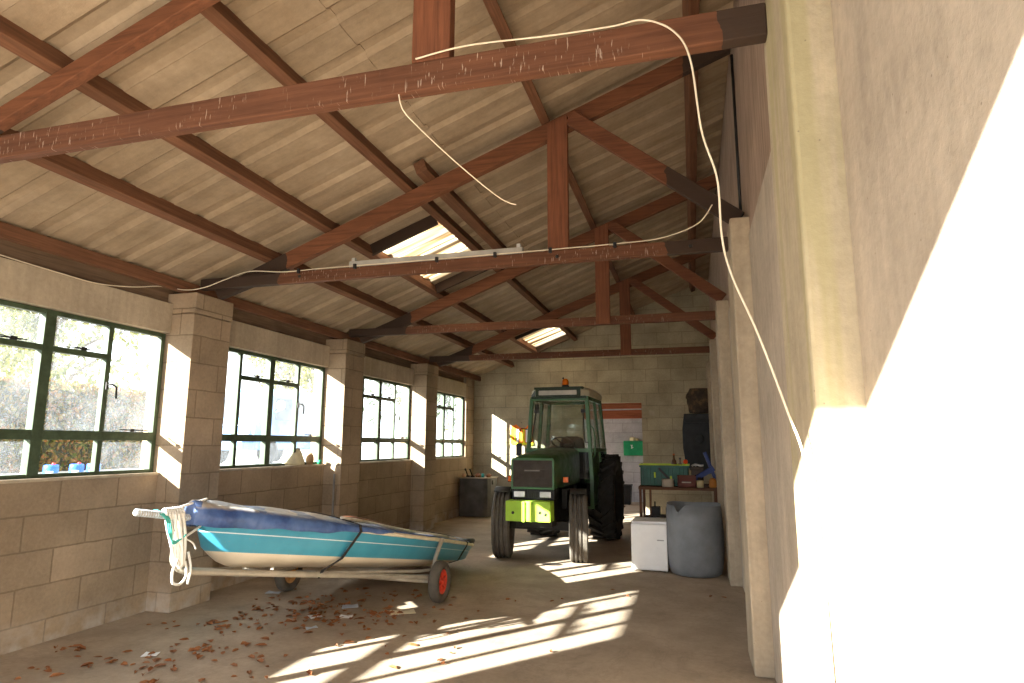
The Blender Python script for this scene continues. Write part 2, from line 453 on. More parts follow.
# purlins, one run of timber each
PURL = [(.12, .06, .10, 'lowest purlin, just above the window lintels along the left eave'),
        (.85, .075, .12, 'second purlin up from the left eave'),
        (1.45, .075, .12, 'third purlin up from the left eave, along the lower edge of the rooflights'),
        (2.22, .075, .12, 'fourth purlin up from the left eave, along the upper edge of the rooflights'),
        (3.43, .075, .12, 'fifth purlin up from the left eave, passing over the king posts'),
        (4.62, .08, .12, 'topmost purlin, close under the roof beside the right wall')]
for x, w, h, lab in PURL:
    b = MB(); q = 0 if x > .2 else 0
    zc0 = zc(x)+.158+h/2/math.cos(SL)*1.0
    if x < .2: zc0 = 2.752+.05
    b.beam((x, YF, zc0), (x, YB, zc0), w, h, (-math.sin(SL), 0, math.cos(SL)) if x > .2 else (0,0,1))
    tag(b.build('purlin', TIMY, None, .004), lab, 'purlin')
b = MB(); b.beam((2.42, 4.52, zc(2.42)+.215), (2.42, 7.45, zc(2.42)+.215), .10, .11, (-math.sin(SL), 0, math.cos(SL)))
tag(b.build('trimmer_beam', TIMY, None, .005), 'heavy dark trimmer lying beside the upper edge of the larger rooflight', 'beam')

# trusses
TY = [2.15, 4.66, 7.30, 9.96]
TLAB = ['nearest roof truss, its long red chord crossing the top of the view', 'second roof truss, with the batten light and cable on its chord', 'third roof truss, above the front of the tractor', 'farthest roof truss, close to the block end wall']
for k, y in enumerate(TY):
    root = empty('roof_truss', (0, y, 2.795), TLAB[k], 'truss')
    t = .028; hc = .122 if k == 0 else .10
    tl, tr = (1.03, 1.03, 1.02, .94)[k], (4.66, 4.38, 9, 9)[k]
    mx = timber_mat(f'red stained chord timber {k}', (.14,.058,.031), 'x', True, (tl, tr))
    mc = timber_mat(f'red stained rafter timber {k}', (.19,.074,.036), 'x', False, (tl+.03, (9, 4.55, 9, 9)[k]))
    ms = timber_mat(f'red stained strut timber {k}', (.17,.066,.034), 'x', False, (-9, (9, 4.40, 9, 9)[k]))
    b = MB(); b.box((.2, -t, 0), (4.811, t, hc)); b.build('bottom_chord', mx, root, .005)
    cx = lambda x: zc(x)-2.795
    lo = .06 if k == 0 else 0
    b = MB(); b.prism([(.36, cx(.36)+.03+lo), (.75, cx(.75)+lo), (4.91, cx(4.91)+lo), (4.91, cx(4.91)+.152), (.3, cx(.3)+.152)], t+.002, 3.4*t)
    b.build('top_chord', mc, root, .005)
    b = MB(); front = k >= 2
    a0, a1 = (-3*t, -t-.002) if front else (-t, t)
    b.prism([(3.475, 0 if front else hc+.002), (3.64, 0 if front else hc+.002), (3.64, cx(3.64)+.10), (3.475, cx(3.475)+.10)], a0, a1)
    b.build('king_post', TIMZ, root, .005)
    yo = -2*t if front else 0
    b = MB(); b.beam((3.66, yo, cx(3.66)+.075), (4.90, yo, .225), 2*t-.004, .12, (0,0,1)); b.build('strut', ms, root, .005)
    if k == 1:
        for x, z in ((1.25, .055), (4.55, .05), (3.55, .05)):
            b = MB(); b.lathe([(0,0), (.015,0), (.012,.006), (0,.007)], 10, Matrix.Translation((x, -t, z)) @ Matrix.Rotation(PI/2, 4, 'X')); b.build('bolt_head', DARKM, root)

# ------------------------------------------------------------------ room beyond the doorway
b = MB(); b.box((-.3, YB+.21, -.2), (5.2, 16.6, 0)); struct(b.build('floor_back_room', FLOOR))
b = MB(); b.box((-.2, 16.3, 0), (5.2, 16.5, 3.0)); struct(b.build('wall_back_room_end', BLKP))
b = MB(); b.box((5.0, YB+.21, 0), (5.2, 16.3, 3.0)); struct(b.build('wall_back_room_right', BLKP))
b = MB(); b.box((-.2, 15.9, 0), (0, 16.3, 3.0)); b.box((-.2, YB+.21, 2.5), (0, 15.9, 3.0)); struct(b.build('wall_back_room_left', BLKP))  # unseen side opening added here to light the back room
b = MB(); b.box((-.3, YB+.21, 3.0), (5.3, 16.6, 3.08)); struct(b.build('ceiling_back_room', ROOF))
for k, (y, z0, z1) in enumerate(((13.5, 2.14, 2.28), (14.5, 1.96, 2.12))):
    b = MB(); b.beam((.0, y, z0+.1), (5.0, y, z1-.02), .09, .19); tag(b.build('joist', REDT, None, .005), ['front red timber joist above the doorway to the back room', 'rear red timber joist seen through the doorway'][k], 'joist')

# ------------------------------------------------------------------ cables and batten light on the trusses
def cable(name, pts, lab, r=.0042, m=None, n=10, cat='cable'):
    b = MB(); b.tube(spline(pts, n), r, 7); return tag(b.build(name, m or CABLE), lab, cat)
ZT = 2.895
cable('clipped_cable', [(.02,2.2,2.70), (.02,2.7,2.685), (.03,3.05,2.66), (.03,3.45,2.648), (.04,3.75,2.645), (.06,4.05,2.69), (.10,4.3,2.755), (.18,4.48,2.76), (.30,4.58,2.80), (.5,4.61,2.87), (.75,4.61,2.925), (1.1,4.624,ZT+.004), (1.5,4.624,ZT+.008), (2.2,4.624,ZT+.006), (2.9,4.624,ZT+.006), (3.6,4.624,ZT+.008), (4.05,4.624,ZT+.012), (4.35,4.60,ZT+.02), (4.6,4.45,ZT+.05), (4.70,4.3,3.02)],
      'cream cable sagging over the windows then clipped along the second truss')
dropc = [(3.50,2.11,2.925), (3.72,2.112,2.945), (4.05,2.112,2.925), (4.28,2.10,2.91), (4.40,2.04,2.87), (4.50,2.0,2.78), (4.55,1.99,2.66), (4.575,2.0,2.41), (4.615,2.0,2.24), (4.62,2.0,2.05), (4.64,1.98,1.92), (4.70,1.92,1.72), (4.755,1.86,1.5), (4.785,1.80,1.34), (4.79,1.76,1.0), (4.785,1.74,.5), (4.77,1.7,.05), (4.74,1.6,.008), (4.6,1.3,.008)]
cable('hanging_cable', dropc, 'cream cable looping off the nearest truss and hanging down beside the right wall', .0034)
cable('loose_cable', [(3.42,2.13,2.80), (3.43,2.15,2.74), (3.47,2.2,2.69), (3.54,2.35,2.63), (3.62,2.5,2.57), (3.69,2.62,2.525), (3.73,2.67,2.51), (3.76,2.69,2.505)], 'short cream cable end dangling below the nearest truss', .0026)
for i, x in enumerate((1.25, 1.8, 2.55, 3.05, 3.5, 4.0)):
    b = MB(); b.box((x-.012, 4.602, ZT-.022), (x+.012, 4.626, ZT+.02)); tag(b.build('cable_clip', BLACK, None, .003), 'small black clip holding the cable on the second truss', 'clip', 'cable clips on the second truss')
root = empty('batten_light', (2.5, 4.66, ZT), 'long grey batten light fitting lying on the second truss chord', 'light fitting')
b = MB(); b.prism([(-.03,.002), (.03,.002), (.022,.055), (-.022,.055)], -.77, .77, 'x'); b.build('casing', plain('dull grey enamel', (.42,.41,.38), .5), root, .004)
LH = plain('grey lampholder', (.5,.5,.48), .4)
for x in (-.735,.735):
    b = MB(); b.box((x-.015,-.016,.055), (x+.015,.016,.085)); b.build('lamp_holder', LH, root)
b = MB(); b.tube([(.243+.02,4.53,0), (.16,4.53,0)], .01); 
b = MB(); b.tube([(.17,7.13,0), (.17,7.13,1.03)], .013, 8); b.box((.15,7.125,.5),(.19,7.156,.53))
tag(b.build('conduit_pipe', plain('grey conduit', (.22,.21,.2), .5)), 'thin grey conduit standing against the pier between second and third windows', 'pipe')

# ------------------------------------------------------------------ tractor
TG = plain('dark green tractor paint', (.028,.075,.022), .38, 0, .35, 6, .5)
TGL = plain('lighter green cab frame paint', (.036,.12,.042), .4, 0, .25, 8, .5)
LIME = plain('lime green weight paint', (.36,.58,.05), .5, 0, .12)
CREAM = plain('cream roof paint', (.56,.50,.36), .5, 0, .15)
ORANGE = plain('orange lens', (.85,.16,.01), .25, 0, .05, 9, .5)
ORANGEB = plain('orange beacon lens', (1,.22,.01), .2, 0, .05, 9, .5, Transmission_Weight=.35)
LAMP = plain('headlamp lens', (.85,.86,.88), .12, .3, .08, 30, .6)
RUST = plain('rusty brown rim', (.11,.05,.03), .7)
GREYL = plain('grey lamp strip', (.42,.40,.36), .4)
DGLASS = glass_mat('cab glass', .02, False, (.86,.9,.88), 1.9)
SEATM = plain('black seat vinyl', (.02,.02,.022), .6)
TR = empty('tractor', (2.635, 7.9, 0), 'dark green cab tractor with lime front weight and orange beacon', 'tractor', None, (0, 0, -.035))

def tyre(name, c, r, w, m, rib, rim_m, parent, lugs=0):
    """wheel with its axle along local X"""
    M = Matrix.Translation(c) @ Matrix.Rotation(PI/2, 4, 'Y')
    h = w/2; rr = r*.60
    p = [(rr, -h*.62), (rr+.03, -h*.9), (r*.82, -h), (r*.93, -h*.97), (r*.975, -h*.86)]
    if rib:
        k = 4
        for i in range(k):
            a = -h*.86 + (2*h*.86)*i/k; e = a + 2*h*.86/k
            p += [(r, a+.006), (r, e-.022), (r-.02, e-.016), (r-.02, e-.002)]
        p[-2:] = [(r, h*.84)]
    else: p += [(r*.96, 0)]
    p += [(r*.975, h*.86), (r*.93, h*.97), (r*.82, h), (rr+.03, h*.9), (rr, h*.62), (rr, -h*.62)]
    b = MB(); b.lathe(p, 56, M, not rib)
    if lugs:
        for i in range(lugs):
            for s in (-1, 1):
                a = 2*PI*(i + (.25 if s > 0 else -.25))/lugs
                Q = M @ Matrix.Rotation(a, 4, 'Z') @ Matrix.Translation((r*.965, 0, s*h*.48)) @ Matrix.Rotation(s*.72, 4, 'X')
                b.box((-.03, -.022, -h*.62), (.045, .022, h*.62), Q)
    t = b.build(name, m, parent)
    b = MB(); s = 1
    b.lathe([(rr+.012, -h*.68), (rr+.012, -h*.45), (rr-.03, -h*.3), (rr*.5, -h*.18), (rr*.45, -h*.1), (0, -h*.1)], 40, M)
    b.lathe([(rr+.012, h*.68), (rr+.012, h*.45), (rr-.03, h*.3), (rr*.5, h*.18), (rr*.3, h*.5), (0, h*.5)], 40, M)
    b.lathe([(rr+.01, -h*.66), (rr+.01, h*.66)], 40, M)
    b.build('rim', rim_m, t)
    return t
for s in (-1, 1):
    fw = empty('front_wheel', (s*.485, 0, 0), None, None, None, (0, 0, R(12))); fw.parent = TR
    tyre('front_tyre', (0, 0, .41), .41, .225, RUBBER, True, RUST, fw)
    tyre('rear_wheel', (s*.49, 2.05, .632), .60, .40, RUBBERB, False, RUST, TR, 20)
# bonnet: rounded box from the grille back to the cab
def bonnet():
    rows = []
    for y, hw, zt in ((-.335,.262,1.225), (-.30,.272,1.255), (0,.28,1.285), (.5,.29,1.32), (1.0,.30,1.35)):
        sec = [(-hw,y,.88), (-hw,y,zt-.09), (-hw*.96,y,zt-.035), (-hw*.84,y,zt-.006), (-hw*.4,y,zt+.008), (0,y,zt+.012), (hw*.4,y,zt+.008), (hw*.84,y,zt-.006), (hw*.96,y,zt-.035), (hw,y,zt-.09), (hw,y,.88)]
        rows.append(sec)
    b = MB(); b.grid(rows, True); n = len(rows[0])
    b.f.append(list(range(n))); b.smooth.append(False)
    b.f.append([4*n+i for i in range(n)]); b.smooth.append(False)
    return b
bon = bonnet().build('bonnet', TG, TR, .004)
b = MB()   # grille surround
for lo, hi in (((-.272,-.36,.875), (-.245,-.33,1.22)), ((.245,-.36,.875), (.272,-.33,1.22)), ((-.272,-.36,.868), (.272,-.33,.896)), ((-.262,-.36,1.212), (.262,-.33,1.24))): b.box(lo, hi)
gr = b.build('grille_frame', TGL, TR, .008)
b = MB(); b.box((-.245,-.347,.89), (.245,-.336,1.215)); 
for i in range(33):
    x = -.24 + .48*i/32; b.box((x-.0035,-.353,.893), (x+.0035,-.347,1.213))
for z in (1.0, 1.105): b.box((-.243,-.355,z-.004), (.243,-.347,z+.004))
b.build('grille_mesh', plain('brown black grille', (.05,.038,.03), .6), gr)
b = MB(); b.box((-.10,-.358,1.082), (.09,-.352,1.098)); b.build('grille_badge', plain('dull badge', (.16,.14,.12), .5), gr)
b = MB(); b.box((-.265,-.33,.745), (.265,-.1,.872)); hb = b.build('headlamp_bar', BLACK, TR, .01)
for x in (-.165, .16):
    b = MB(); b.box((x-.085,-.355,.762), (x+.085,-.325,.855)); s = b.build('headlamp_housing', BLACK, hb, .006)
    b = MB(); b.box((x-.068,-.362,.775), (x+.068,-.35,.842)); tag(b.build('headlamp_lens', LAMP, hb, .006), 'pale headlamp lens')
b = MB()
for x in range(7): b.box((-.07+x*.022,-.34,.765), (-.058+x*.022,-.33,.85))
b.build('bar_slats', DARKM, hb)
b = MB(); b.box((-.305,-.47,.50), (.25,-.28,.738)); b.box((-.10,-.492,.495), (-.055,-.46,.735)); b.box((.0,-.482,.495), (.03,-.46,.735))
wt = b.build('front_weight', LIME, TR, .012)
for x, z in ((-.21,.60), (.12,.61), (.19,.59)):
    b = MB(); b.lathe([(0,-.48), (.018,-.48), (.018,-.465)], 10, Matrix.Translation((x, .004, z)) @ Matrix.Rotation(-PI/2, 4, 'X')); b.build('weight_pin', DARKM, wt)
b = MB(); b.box((-.22,-.30,.42), (.22,.2,.745)); b.box((-.2,.0,.45), (.2,1.1,.9)); b.box((-.16,.4,.33), (.16,1.9,.6)); b.box((-.42,-.05,.36), (.42,.06,.47)); b.box((-.46,-.07,.36), (-.38,.07,.56)); b.box((.38,-.07,.36), (.46,.07,.56))
b.tube([(-.45,2.05,.63), (.45,2.05,.63)], .10, 12); b.lathe([(0,-.2), (.19,-.2), (.24,0), (.19,.2), (0,.2)], 20, Matrix.Translation((0,2.05,.6)) @ Matrix.Rotation(PI/2, 4, 'Y'))
b.box((-.24,.5,.93), (-.30,.95,1.2)); b.box((.24,.15,.6), (.31,.6,.85))
b.tube([(-.36,.1,.42), (-.1,.18,.42), (.36,.1,.42)], .018, 8); b.box((-.15,2.2,.25), (.15,2.35,.45)); b.box((-.12,1.3,.24), (.12,1.9,.4))
b.build('chassis', plain('oily black iron', (.022,.02,.017), .6, .3), TR, .01)
for s in (-1, 1):   # front mudguards: curved sheet above the tyre
    rows = []
    for i in range(9):
        a = R(72) + R(44)*i/8; c, n_ = math.cos(a)*.455, .41+math.sin(a)*.455
        rows.append([(s*.485+x*math.cos(R(12))-c*math.sin(R(12)), c*math.cos(R(12))+x*math.sin(R(12)), n_) for x in (-.10, .10)])
    b = MB(); b.grid(rows); b.tube([(s*.45,0,.5), (s*.36,.05,.7), (s*.4,.06,.86)], .014, 6)
    b.build('front_mudguard', plain('dusty mudguard', (.045,.04,.034), .7), TR, 0, .008)
    b = MB(); x = s*.335 if s > 0 else -.385
    b.box((x-.04,-.02,.93), (x+.04,.04,1.01)); k = b.build('indicator_lamp', BLACK, TR, .006)
    b = MB(); b.box((x-.032,-.032,.937), (x+.032,-.018,1.003)); tag(b.build('indicator_lens', ORANGE, k, .006), 'orange indicator lens')
    b = MB(); b.tube([(x,.03,.95), (s*.26,.08,.92)], .012, 6); b.build('indicator_arm', BLACK, k)
# cab
Z0, Z1 = 1.345, 2.06
def fx(z): return .475 - (z-Z0)/(Z1-Z0)*.07             # half width at height
def fy(z): return 1.0 + (z-Z0)/(Z1-Z0)*.05
def ry(z): return 2.14 - (z-Z0)/(Z1-Z0)*.06
b = MB()
for s in (-1, 1):
    b.beam((s*.475,1.0,.92), (s*fx(Z1),fy(Z1),Z1), .055, .055, (0,1,0))
    b.beam((s*fx(Z0),1.62,1.15), (s*fx(Z1),1.60,Z1), .05, .045, (0,1,0))
    b.beam((s*fx(Z0),2.14,1.1), (s*fx(Z1),2.08,Z1), .055, .055, (0,1,0))
    b.beam((s*.475,1.0,Z0-.02), (s*.475,2.14,Z0-.02), .04, .05)
    b.beam((s*fx(Z1),1.04,Z1), (s*fx(Z1),2.09,Z1), .055, .055)
b.beam((-.475,1.0,Z0-.02), (.475,1.0,Z0-.02), .05, .05); b.beam((-fx(Z1),1.05,Z1-.0), (fx(Z1),1.05,Z1-.0), .06, .055)
b.beam((-.475,2.14,Z0-.02), (.475,2.14,Z0-.02), .05, .05); b.beam((-fx(Z1),2.08,Z1), (fx(Z1),2.08,Z1), .05, .05)
lo_ = MB(); [lo_.beam((q*.475,1.0,.55), (q*.475,1.0,.95), .05, .05, (0,1,0)) for q in (-1, 1)]; lo_.box((-.5,.99,.53),(.5,1.03,.56)); lo_.build('cab_sill', TG, TR)
cab = b.build('cab_frame', TGL, TR, .008)
# glazing
def quad(lo): b = MB(); b.add(lo, [(0,1,2,3)]); return b
w0, w1 = .45, .385
quad([(-w0,.995,Z0), (w0,.995,Z0), (w1,1.045,Z1-.03), (-w1,1.045,Z1-.03)]).build('windscreen', DGLASS, TR, 0, .005)
quad([(-w0,2.145,Z0), (w0,2.145,Z0), (w1,2.085,Z1-.03), (-w1,2.085,Z1-.03)]).build('rear_window', DGLASS, TR, 0, .005)
for s in (-1, 1):
    quad([(s*.478,1.03,Z0), (s*.478,1.6,Z0), (s*.408,1.59,Z1-.02), (s*.408,1.07,Z1-.02)]).build('side_window', DGLASS, TR, 0, .005)
    quad([(s*.478,1.65,Z0), (s*.478,2.12,Z0), (s*.408,2.06,Z1-.02), (s*.408,1.63,Z1-.02)]).build('side_window', DGLASS, TR, 0, .005)
    b = MB(); b.box((s*.30 if s > 0 else -.455, .995, .93), (.455 if s > 0 else -.30, 1.003, Z0-.04)); b.build('lower_front_glass', glass_mat(f'dark lower glass {s}', .02, False, (.18,.22,.2)), TR)
    b = MB(); b.box((s*.455-.012, 1.02, .55), (s*.455+.012, 1.62, Z0-.04)); b.build('door_panel', TG, TR, .006)
    # rear mudguard over the rear wheel
    rows = []
    for i in range(13):
        a = R(10) + R(150)*i/12
        rows.append([(s*.28, 2.05+math.cos(a)*.64, .632+math.sin(a)*.64), (s*.46, 2.05+math.cos(a)*.64, .632+math.sin(a)*.64)])
    b = MB(); b.grid(rows); 
    for i in range(12):
        p, q = rows[i][0], rows[i+1][0]; b.add([p, q, (s*.28, q[1], .9), (s*.28, p[1], .9)], [(0,1,2,3)])
    b.build('rear_mudguard', TG, TR, 0, .01)
b = MB(); b.box((-.46,1.0,.5), (.46,2.1,.56)); b.box((-.46,2.1,.56), (.46,2.13,Z0-.03)); b.box((-.44,.99,.93),(-.3,1.0,.96)); b.build('cab_floor', plain('cab floor black', (.03,.03,.03), .7), TR)
# roof: cream shell with chamfered front corners, dark green front rim, lamp strip
b = MB(); zr = 2.09
pl = [(-.43,1.12), (-.34,.985), (.34,.985), (.43,1.12), (.45,1.7), (.43,2.16), (-.43,2.16), (-.45,1.7)]
pu = [(-.38,1.16), (-.31,1.03), (.31,1.03), (.38,1.16), (.40,1.7), (.38,2.1), (-.38,2.1), (-.40,1.7)]
vs = [(x,y,zr) for x,y in pl] + [(x,y,zr+.085) for x,y in pl] + [(x,y,zr+.135) for x,y in pu]
fs = [tuple(range(7,-1,-1)), tuple(range(16,24))]
for k in (0, 8):
    for i in range(8): fs.append((k+i, k+(i+1)%8, k+8+(i+1)%8, k+8+i))
b.add(vs, fs); rf = b.build('roof', CREAM, TR, .012)
b = MB(); b.box((-.33,.962,2.085), (.33,.99,2.19)); b.add([(-.335,.97,2.09),(-.43,1.11,2.09),(-.43,1.11,2.12),(-.335,.97,2.19)], [(0,1,2,3)]); b.box((-.36,.99,2.19), (.36,1.2,2.225)); b.box((-.40,.985,2.055),(.40,1.03,2.09)); b.build('roof_rim', plain('very dark green trim', (.015,.03,.015), .5), rf, .006)
b = MB(); b.box((-.28,.95,2.105), (.28,.966,2.172)); tag(b.build('lamp_strip', GREYL, rf, .006), 'pale grey lamp strip'); 
b = MB(); b.lathe([(0,0), (.055,0), (.055,.035), (.045,.05), (0,.05)], 20, Matrix.Translation((.05,1.25,2.222))); bc = b.build('beacon_base', BLACK, TR)
b = MB(); b.lathe([(0,.05), (.048,.05), (.048,.105), (.04,.13), (.02,.142), (0,.145)], 20, Matrix.Translation((.05,1.25,2.222))); tag(b.build('beacon_lens', ORANGEB, bc), 'orange beacon lens')
b = MB(); b.tube([(.01,1.3,2.22), (.005,1.3,2.37)], .004, 6); b.lathe([(0,-.014), (.012,-.008), (.014,0), (.012,.008), (0,.014)], 10, Matrix.Translation((.005,1.3,2.38))); b.build('aerial', BLACK, TR)
# inside the cab
b = MB(); b.lathe([(.165,-.012), (.18,0), (.165,.012), (.152,0), (.165,-.012)], 32, Matrix.Translation((-.02,1.34,1.43)) @ Matrix.Rotation(R(-28), 4, 'X'))
Ms = Matrix.Translation((-.02,1.34,1.43)) @ Matrix.Rotation(R(-28), 4, 'X')
for a in (0, 2.1, 4.2): b.tube([Ms @ Vector((0,0,-.02)), Ms @ Vector((.165*math.cos(a), .165*math.sin(a), 0))], .009, 6)
b.tube([(-.02,1.3,1.41), (-.02,1.12,1.0)], .022, 8); b.build('steering_wheel', BLACK, TR)
rows = []
for i, (z, hw, y) in enumerate(((1.02,.20,1.80), (1.15,.215,1.82), (1.3,.215,1.86), (1.42,.20,1.88), (1.5,.17,1.89), (1.53,.10,1.89))):
    rows.append([(-hw,y,z), (-hw*.8,y-.03,z), (0,y-.005,z), (hw*.8,y-.03,z), (hw,y,z), (hw*.8,y+.06,z), (0,y+.07,z), (-hw*.8,y+.06,z)])
b = MB(); b.grid(rows, True, False, True); b.add(rows[-1], [tuple(range(8))]); b.box((-.22,1.42,.88), (.22,1.84,1.03)); b.box((-.15,1.5,.56), (.15,1.8,.88)); b.build('driver_seat', SEATM, TR, .01)
b = MB(); b.box((-.36,1.02,.93), (.36,1.12,1.34)); b.box((-.2,1.02,1.30),(.2,1.14,1.37)); b.build('dashboard', BLACK, TR, .02)
# wipers, mirrors, grab rail
for s, x0, x1 in ((-1, -.33, -.39), (1, .36, .385)):
    b = MB(); b.tube([(x0,.985,1.86), (x1,.975,1.44)], .009, 6); b.tube([(x1,.975,1.44), (x1-s*-.05,.985,1.425)], .006, 6); b.box((x0-.03,.985,1.85), (x0+.03,1.03,1.90)); b.build('wiper', BLACK, TR)
b = MB(); b.tube([(-.46,1.0,1.62), (-.55,.97,1.63), (-.58,.96,1.56), (-.58,.96,1.36)], .008, 6); mr = b.build('mirror_arm', BLACK, TR)
b = MB(); b.box((-.62,.94,1.24), (-.53,.965,1.42)); b.build('mirror', BLACK, mr, .012)
b = MB(); b.tube([(.475,.98,1.66), (.51,.96,1.62), (.53,.955,1.5), (.53,.955,1.28), (.50,.97,1.22)], .010, 6); b.build('grab_rail', TGL, TR)
b = MB(); b.box((-.37,1.06,1.90), (-.31,1.075,1.99)); b.tube([(-.34,1.07,1.98),(-.33,1.07,2.05)], .006, 6); b.build('cab_mirror', BLACK, TR)

# ------------------------------------------------------------------ dinghy on its launching trolley (tipped back on to its stern)
PITCH = R(-10)
AX = (1.475, 5.54, .18)
TURQ = (.075,.36,.43)
def hull_mat():
    n = N('turquoise and cream hull paint')
    sp = n.n('ShaderNodeSeparateXYZ'); n.l(n.tc.outputs['Object'], sp.inputs[0]); z = sp.outputs[2]
    cr = n.ramp(n.noise(5, 4), [(.3, (.66,.58,.45)), (.7, (.76,.69,.56))]); tq = n.ramp(n.noise(4, 5), [(.3, (.045,.27,.40)), (.7, (.065,.34,.49))])
    col = n.mix(n.math('GREATER_THAN', z, .178), cr, tq)
    wl = n.math('LESS_THAN', n.math('ABSOLUTE', n.math('SUBTRACT', z, n.math('ADD', .287, n.math('MULTIPLY', sp.outputs[1], -.004)))), .0035)
    col = n.mix(n.math('MULTIPLY', wl, .7), col, (.8,.85,.85))
    col = n.mix(n.ramp(n.noise(60, 2), [(.7, 0), (.76, .5)]), col, (.25,.25,.22))
    return n.done(n.bsdf(col, .32, 0, None, .45))
BT = empty('dinghy', AX, 'turquoise and cream sailing dinghy under a blue cover on a trolley', 'boat', None, (PITCH, 0, 0))
LB, LS = -2.26, 1.56
def hw(t):   # half beam along 0..1
    return .70*(math.sin(min(1, t/.62)*PI/2)**.78) if t < .62 else .70 - .17*((t-.62)/.38)**1.6
def sec(t):
    y = LB + (LS-LB)*t
    h = max(.012, hw(t))
    zs = .375 + .045*(1-t)**3 - .01*t
    rise = max(0, 1-t/.10)
    zk = .08 + .30*rise**1.2 + .045*max(0, (t-.72)/.28)**1.5
    bc = h*(.86 if t > .2 else .55+.31*t/.2); zch = max(zk+.01, .165 + .06*rise + .03*max(0,(t-.75)/.25))
    yk = y + (.0 if t > .03 else 0)
    P = [(0,zk), (bc*.5, zk+(zch-zk)*.28), (bc*.82, zk+(zch-zk)*.62), (bc, zch), (bc+(h-bc)*.45, zch+(zs-zch)*.4), (h*.99, zch+(zs-zch)*.8), (h, zs)]
    return y, P
NT = 40
rows = []
for i in range(NT+1):
    t = (i/NT)**1.25; y, P = sec(t)
    rk = .24 if 1 else 0
    def yy(z, t=t, y=y): return y + max(0, 1-t/.3)*max(0, (.42-z))*.0
    L = [(-p, yy(z), z) for p, z in P[::-1]] + [(p, yy(z), z) for p, z in P[1:]]
    rows.append(L)
b = MB(); b.grid(rows, True); b.f.append([NT*13+k for k in range(13)]); b.smooth.append(False)
hull = b.build('hull', hull_mat(), BT)
def sheer(t, s, dz=0, do=0):
    y, P = sec(t); return (s*(P[-1][0]+do), y, P[-1][1]+dz)
b = MB()
for s in (-1, 1): b.tube([sheer(i/40, s, -.012, .006) for i in range(41)], .017, 8)
b.tube([sheer(1, -1, -.012, .0), sheer(1, 1, -.012, .0)], .017, 8)
b.build('gunwale', plain('cream gunwale', (.74,.66,.50), .45), BT)
rows = []
for i in range(31):
    t = i/30; y, P = sec(t); h = P[-1][0]; zs = P[-1][1]
    rows.append([(h*k, y, zs + .05*(1-k*k)*min(1, h/.4)) for k in (-1,-.75,-.5,-.25,0,.25,.5,.75,1)])
b = MB(); b.grid(rows, True); b.build('deck', plain('cream deck', (.68,.62,.5), .5), BT)
# cover
def cover_mat():
    n = N('blue tarpaulin'); sp = n.n('ShaderNodeSeparateXYZ'); n.l(n.tc.outputs['Object'], sp.inputs[0])
    c = n.ramp(n.noise(5, 5, .6), [(.3, (.03,.06,.18)), (.5, (.07,.13,.32)), (.72, (.14,.21,.42))])
    c = n.mix(n.ramp(n.noise(2.4, 3), [(.52, 0), (.66, .5)]), c, (.05,.09,.16))
    top = n.math('MULTIPLY', n.ramp(n.math('ADD', sp.outputs[2], n.math('MULTIPLY', n.noise(6, 3), .05)), [(.452, 0), (.472, 1)]), n.math('LESS_THAN', n.math('ADD', n.math('MULTIPLY', n.noise(5, 3), .6), n.math('MULTIPLY', sp.outputs[1], -.0)), .345))
    c = n.mix(n.math('MULTIPLY', top, .85), c, (.5,.46,.40))
    fold = n.noise(1, 3, .5, n.mapping((5, 4, 3)))
    return n.done(n.bsdf(c, .42, 0, n.bump(fold, 1.0, .06), .4))
rows = []
RISE = lambda t: .03 + .062*math.exp(-((t-.27)/.22)**2)
NC = 90
for i in range(NC+1):
    t = .0 + .93*i/NC; y, P = sec(t); h = P[-1][0]; zs = P[-1][1]
    drop = .09*(1-(t/.40)**1.3) + .006*math.sin(i*.41) + .004*math.sin(i*.97) if t < .40 else -.004 + .002*math.sin(i*1.3)
    rise = RISE(t)
    y2 = y - (.05 if i == 0 else 0)
    L = []
    o = .034 if t < .40 else .004
    wr = .010*math.sin(i*.55)*math.sin(i*.17+1) if t < .4 else 0
    L.append((-(h+o), y2, zs-drop)); L.append((-(h+o), y2, zs-drop*.4)); L.append((-(h+o-.004), y2, zs+.012))
    for k in (-.8,-.55,-.3,0,.3,.55,.8):
        L.append(((h+o)*k, y2, zs + .014 + rise*(1-abs(k)**1.6) + .007*math.sin(i*.45+k*6)*(1-abs(k)) + .006*math.sin(i*.23-k*9)))
    L.append(((h+o-.004), y2, zs+.012)); L.append(((h+o+wr), y2, zs-drop*.4)); L.append(((h+o-wr*.5), y2, zs-drop))
    rows.append(L)
b = MB(); b.grid(rows, True)
n0 = len(rows[0]); b.f.append(list(range(n0))); b.smooth.append(False)
cov = b.build('cover', cover_mat(), BT, 0, .006)
# straps round boat
STRAP = plain('black webbing strap', (.03,.028,.028), .8)
def band(ts, lift, name, low=None):
    b = MB(); p0 = []; 
    y, P = sec(ts[0]); pts = []
    for k in range(len(P)): 
        t = ts[0] + (ts[1]-ts[0])*k/(len(P)-1); yk, Pk = sec(t); pts.append((Pk[k][0]+lift*.8, yk, Pk[k][1]))
    t = ts[1]; yk, Pk = sec(t); h = Pk[-1][0]; z = Pk[-1][1]
    top = [(h*k, yk, z+.03+.075*(1-abs(k)**1.6)) for k in (.97,.8,.5,.2,-.2,-.5,-.8,-.97)]
    lo = [(-x, y_, z_) for x, y_, z_ in pts[::-1]]
    allp = pts[2:] + top + lo[:-2]
    w = .018; rows = [[(p[0], p[1]-w, p[2]), (p[0], p[1]+w, p[2])] for p in allp]
    b.grid(rows); return b.build(name, STRAP, BT, 0, .006)
P0 = sec(.30); P1 = sec(.29)
